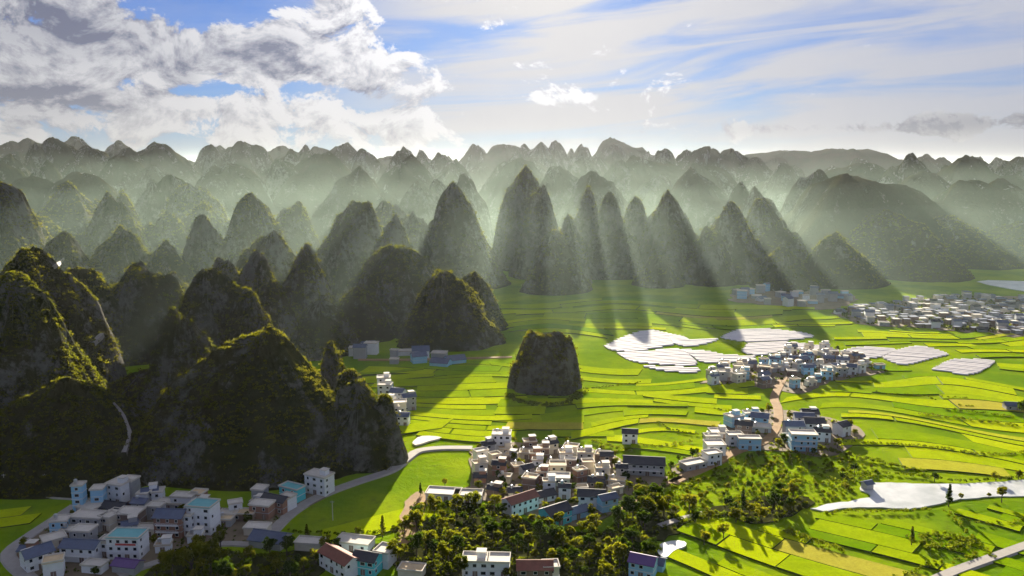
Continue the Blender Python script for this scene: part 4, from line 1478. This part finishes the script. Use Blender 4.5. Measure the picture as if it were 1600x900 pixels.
_named = [(h, h['label']) for h in HOUSES if h['label']]
_near = {}
for o_ in list(COL.objects):
    if o_.get('category') == 'tree' and o_.get('group'):
        hx, lab = min(((hypot2, l) for hypot2, l in (((o_.location.x - h['x']) ** 2 + (o_.location.y - h['y']) ** 2, l) for h, l in _named)), key=lambda q_: q_[0])
        _near.setdefault(lab, []).append((hx, o_))
for lab, L in _near.items():
    L.sort(key=lambda q_: q_[0])
    for i, (hx, o_) in enumerate(L[:4]):
        t = ('tree closest to the ', 'second closest tree to the ', 'third closest tree to the ', 'fourth closest tree to the ')[i] + lab
        if word_count(t) <= 16 and hx < 900:
            o_['label'] = t


def scrub_patch(poly_px, n, rad, size, per, seed, label, mat='hedge', name='undergrowth', avoid_road=True):
    pts = [(x, y) for x, y in scatter(poly_px, n, 0.0, seed) if clear_of_houses(x, y, -0.5) and not (avoid_road and near_road(x, y, 0.6))]
    C = np.array([(x, y, 0.0) for x, y in pts])
    r = np.random.default_rng(seed)
    R = rad * (0.4 + 0.9 * r.random(len(C)) ** 1.5)
    v, f, t = cards(C, R, size * (0.6 + 0.5 * R / rad), per, seed)
    o = obj(name, mesh_np(name, v, f, M[mat], False, tint=t))
    return tag(o, label, kind='stuff')


scrub_patch(SCRUB, 800, 1.3, 0.5, 16, 61, 'low yellow-green scrub covering the rise beside the stream')
scrub_patch(GROVE, 900, 1.3, 0.5, 14, 62, 'dark undergrowth beneath the dense grove')
scrub_patch(LEFTGROVE, 420, 1.3, 0.5, 14, 63, 'undergrowth beneath the yellow-green tree belt')
scrub_patch(YARD_MID, 330, 1.1, 0.45, 12, 64, 'weeds and garden plants between the sunlit houses')
scrub_patch(YARD_LEFT, 330, 1.1, 0.45, 12, 65, 'weeds and garden plants between the shaded houses')
scrub_patch(YARD_RIGHT, 260, 1.2, 0.5, 12, 66, 'garden plants between the houses on the track')
scrub_patch(YARD_GREEN, 260, 1.4, 0.6, 10, 67, 'garden plants between the houses beside the tunnels')
scrub_patch(YARD_FAR, 800, 3.2, 1.1, 14, 68, 'shrubs among the houses of the far village')


def hedge(pts, hgt, wid, label, per=16):
    P = catmull(gpoly(pts), 1.6)
    r = np.random.default_rng(len(pts) * 7 + int(pts[0][0]))
    C, R = [], []
    for p in P:
        k = 1 if wid < 2 else int(wid / 1.6)
        for j in range(k):
            C.append((p.x + r.uniform(-wid / 2, wid / 2), p.y + r.uniform(-wid / 2, wid / 2), 0.2 + r.random() * hgt * 0.3))
            R.append(hgt * r.uniform(0.5, 1.05))
    C, R = np.array(C), np.array(R)
    v, f, t = cards(C, R, np.full(len(C), 0.30 + 0.12 * hgt), per, 7)
    o = obj('hedge', mesh_np('hedge', v, f, M['hedge'], False, tint=t))
    return tag(o, label, 'hedge', 'bushy banks between the rice fields')


HEDGES = [
    ([(1440, 648), (1500, 655), (1560, 662), (1620, 670)], 1.9, 3, 'dark bushy bank below the lone farmhouse'),
    ([(1478, 641), (1530, 646), (1580, 652)], 1.6, 2.4, 'dark bushy bank leading up to the lone farmhouse'),
    ([(1498, 634), (1520, 636)], 1.3, 2, 'short dark hedge in the fields before the farmhouse'),
    ([(1475, 621), (1510, 623)], 1.2, 2, 'short dark hedge farther out than the farmhouse one'),
    ([(1345, 692), (1400, 695), (1460, 700), (1540, 711), (1620, 706)], 1.4, 2, 'long dark bank crossing the rice plain past the apart house'),
    ([(1280, 700), (1340, 715), (1400, 728), (1440, 738)], 1.7, 4, 'brown bushy bank running from the track village to the stream'),
    ([(1360, 738), (1420, 742), (1500, 752), (1600, 745)], 1.3, 2, 'bushes along the far bank of the stream'),
    ([(1290, 803), (1330, 799), (1400, 800), (1450, 796)], 1.1, 2, 'bushes along the near bank of the stream'),
    ([(1228, 829), (1260, 843), (1290, 854), (1316, 860)], 1.7, 4, 'straight bushy bank in the front rice field'),
    ([(1432, 843), (1470, 838), (1510, 842), (1520, 850), (1480, 856), (1440, 852)], 1.6, 6, 'oval bushy islet in the front rice field'),
    ([(1480, 800), (1505, 825), (1530, 850), (1550, 870)], 1.2, 2, 'narrow hedge from the bank trees to the pale road'),
    ([(1400, 905), (1440, 888), (1490, 878), (1530, 868)], 1.2, 3, 'bushes along the pale road in the rice fields'),
    ([(1500, 812), (1540, 818), (1600, 815)], 1.0, 2, 'low dark hedge beyond the bank trees'),
    ([(930, 690), (960, 700), (985, 706)], 1.6, 4, 'brown thicket before the lone white house'),
    ([(1000, 698), (1035, 697), (1080, 690)], 1.2, 2.4, 'dark hedge beside the lone white house'),
    ([(1118, 640), (1145, 643), (1170, 640), (1200, 640)], 1.3, 2, 'dark hedge above the track village'),
    ([(912, 608), (945, 605), (985, 600), (1000, 598)], 1.0, 1.5, 'row of small dark bushes leading from the rock hill'),
    ([(1030, 660), (1045, 670), (1070, 676), (1100, 680)], 1.0, 1.5, 'dark hedge between lone house and track village'),
    ([(1370, 612), (1385, 616), (1440, 618), (1460, 625)], 0.9, 1.5, 'thin curved hedge in the rice plain'),
    ([(1060, 815), (1120, 806), (1180, 815)], 1.6, 5, 'dark thicket below the short pale path'),
    ([(455, 830), (520, 835), (590, 832)], 1.1, 2, 'dark hedge along the shaded field in front of the tree belt'),
    ([(800, 700), (850, 697), (905, 700)], 1.2, 3, 'bushes behind the roofs at the foot of the rock hill'),
    ([(650, 790), (640, 810), (625, 835)], 1.2, 2, 'bushes along the orange earth bank'),
]
for pts, hgt, wid, lab in HEDGES:
    hedge(pts, hgt, wid, lab)
hedge([(795, 618), (815, 628), (850, 634), (885, 630), (910, 615)], 2.0, 6, 'bushes round the foot of the rock hill')

# utility poles on the shaded fields ------------------------------------
for px, py, lab in ((8, 768, 'utility pole beside the narrow road at the frame edge'), (72, 768, 'utility pole beside the narrow road before the shaded village'), (520, 812, 'utility pole in the shaded field by the curving road')):
    p = ground(px, py)
    e = obj('utility_pole', None, None, (p.x, p.y, 0))
    mb = MB()
    mb.tube((0, 0, -0.5), (0, 0, 8.5), 0.17, 0.11, 8)
    obj('pole', mb.mesh('pole', [M['flat']]), e)
    mb = MB()
    mb.box(-0.9, 0.9, -0.06, 0.06, 7.9, 8.05)
    for xx in (-0.75, 0, 0.75):
        mb.tube((xx, 0, 8.05), (xx, 0, 8.3), 0.05, 0.04, 6)
    obj('crossarm', mb.mesh('crossarm', [M['grey']]), e)
    tag(e, lab, 'utility pole', 'utility poles')

# ------------------------------------------------------------------ haze
m, b = new_mat('valley_haze')
pv = b.n('ShaderNodeVolumePrincipled')
pv.inputs['Color'].default_value = (0.84, 0.92, 0.98, 1)
pv.inputs['Density'].default_value = 0.000010
pv.inputs['Density Attribute'].default_value = ''
pv.inputs['Anisotropy'].default_value = 0.55
finish(b, None, pv.outputs[0])
mb = MB()
mb.box(-23000, 23000, -3500, 27000, -14, 275)
hz = obj('haze', mb.mesh('haze', [m]))
tag(hz, 'pale sunlit haze filling the valley', kind='stuff')

# mist lying between the hills, its surface below the summits; the near edge thins out in a wedge over the fields
m, b = new_mat('valley_mist')
pv = b.n('ShaderNodeVolumePrincipled')
pv.inputs['Color'].default_value = (0.70, 0.92, 0.80, 1)
pv.inputs['Density'].default_value = 0.000064
pv.inputs['Density Attribute'].default_value = ''
pv.inputs['Anisotropy'].default_value = 0.5
finish(b, None, pv.outputs[0])
import bmesh
# three sheets of it, one within the other, so that it thins out upwards
LAYERS = [([(0.0, -8.0), (0.17, 78.0), (0.32, 92.0), (0.55, 60.0), (1.0, -8.0)], 2100, 'thick low mist on the floor of the valleys'),
          ([(0.0, -8.0), (0.15, 102.0), (0.33, 130.0), (0.55, 92.0), (1.0, -8.0)], 2400, 'sunlit mist halfway up the karst hills'),
          ([(0.0, -8.0), (0.15, 112.0), (0.40, 176.0), (0.62, 112.0), (1.0, -8.0)], 2800, 'thin upper mist round the shoulders of the karst hills')]
for prof, far, lab in LAYERS:
    mb = MB()
    edge = [(-7000, 370), (-420, 370), (-150, 420), (-60, 560), (250, 640), (900, 690), (7000, 690)]
    xs_ = [-7000, -4500, -3000] + [-2100 + 210 * k for k in range(21)] + [3000, 4500, 7000]
    cols = [(x, float(np.interp(x, [q_[0] for q_ in edge], [q_[1] for q_ in edge]))) for x in xs_]
    wob = random.Random(far)
    vs, n = [], len(prof)
    for x, y0 in cols:
        g_ = wob.uniform(0.84, 1.12)
        vs += [(x, y0 + (far - y0) * t, z * g_ if z > 0 else z) for t, z in prof]
    fs = [tuple(range(n - 1, -1, -1)), tuple(range(n * (len(cols) - 1), n * len(cols)))]
    for c in range(len(cols) - 1):
        for i in range(n):
            a, b_ = c * n + i, c * n + (i + 1) % n
            fs += [(a, b_, b_ + n), (a, b_ + n, a + n)]
    mb.add(vs, fs)
    me = mb.mesh('mist', [m])
    bm = bmesh.new()
    bm.from_mesh(me)
    bmesh.ops.recalc_face_normals(bm, faces=bm.faces[:])
    bm.to_mesh(me)
    bm.free()
    tag(obj('mist', me), lab, kind='stuff')

# pale footpath down the dark wooded slope, laid on the hill surface
bpy.context.view_layer.update()
dg = bpy.context.evaluated_depsgraph_get()


def on_surface(px, py):
    d = pix_dir(px, py).normalized()
    o = Vector((0, 0, CAM_H))
    for _ in range(40):
        hit, loc, nor, idx_, ob, _m = scene.ray_cast(dg, o, d)
        if not hit:
            return None
        if ob.name.startswith(('hill', 'ground')):
            return loc
        o = loc + d * 0.05
    return None


def hill_path(pts, width, label):
    P = [on_surface(*p) for p in pts]
    P = [p for p in P if p is not None]
    if len(P) < 3:
        return
    vs, fs = [], []
    for i, p in enumerate(P):
        w = width * (0.6 + 0.5 * ((i * 7) % 5) / 4)
        for sx in (-1, 1):
            vs += [(p.x + sx * w / 2, p.y - 0.4, p.z + 1.3), (p.x + sx * w / 2, p.y + 0.4, p.z - 1.5)]
        if i:
            a, c = 4 * (i - 1), 4 * i
            fs += [(a, a + 2, c + 2, c), (a + 1, c + 1, c + 3, a + 3), (a, c, c + 1, a + 1), (a + 2, a + 3, c + 3, c + 2)]
    o = obj('footpath', mesh_np('footpath', vs, fs, M['road']))
    tag(o, label, kind='structure')


hill_path([(178, 632), (186, 641), (193, 652), (199, 664), (203, 676), (202, 688), (198, 699), (194, 710)], 2.2, 'pale track winding down the dark wooded slope')
hill_path([(83, 419), (88, 415), (94, 410), (100, 405)], 1.5, 'short pale track on the shoulder of the dark hill at the frame edge')
hill_path([(146, 538), (150, 533), (155, 528), (160, 523)], 3.0, 'white rock face at the foot of the sunlit grassy flank')
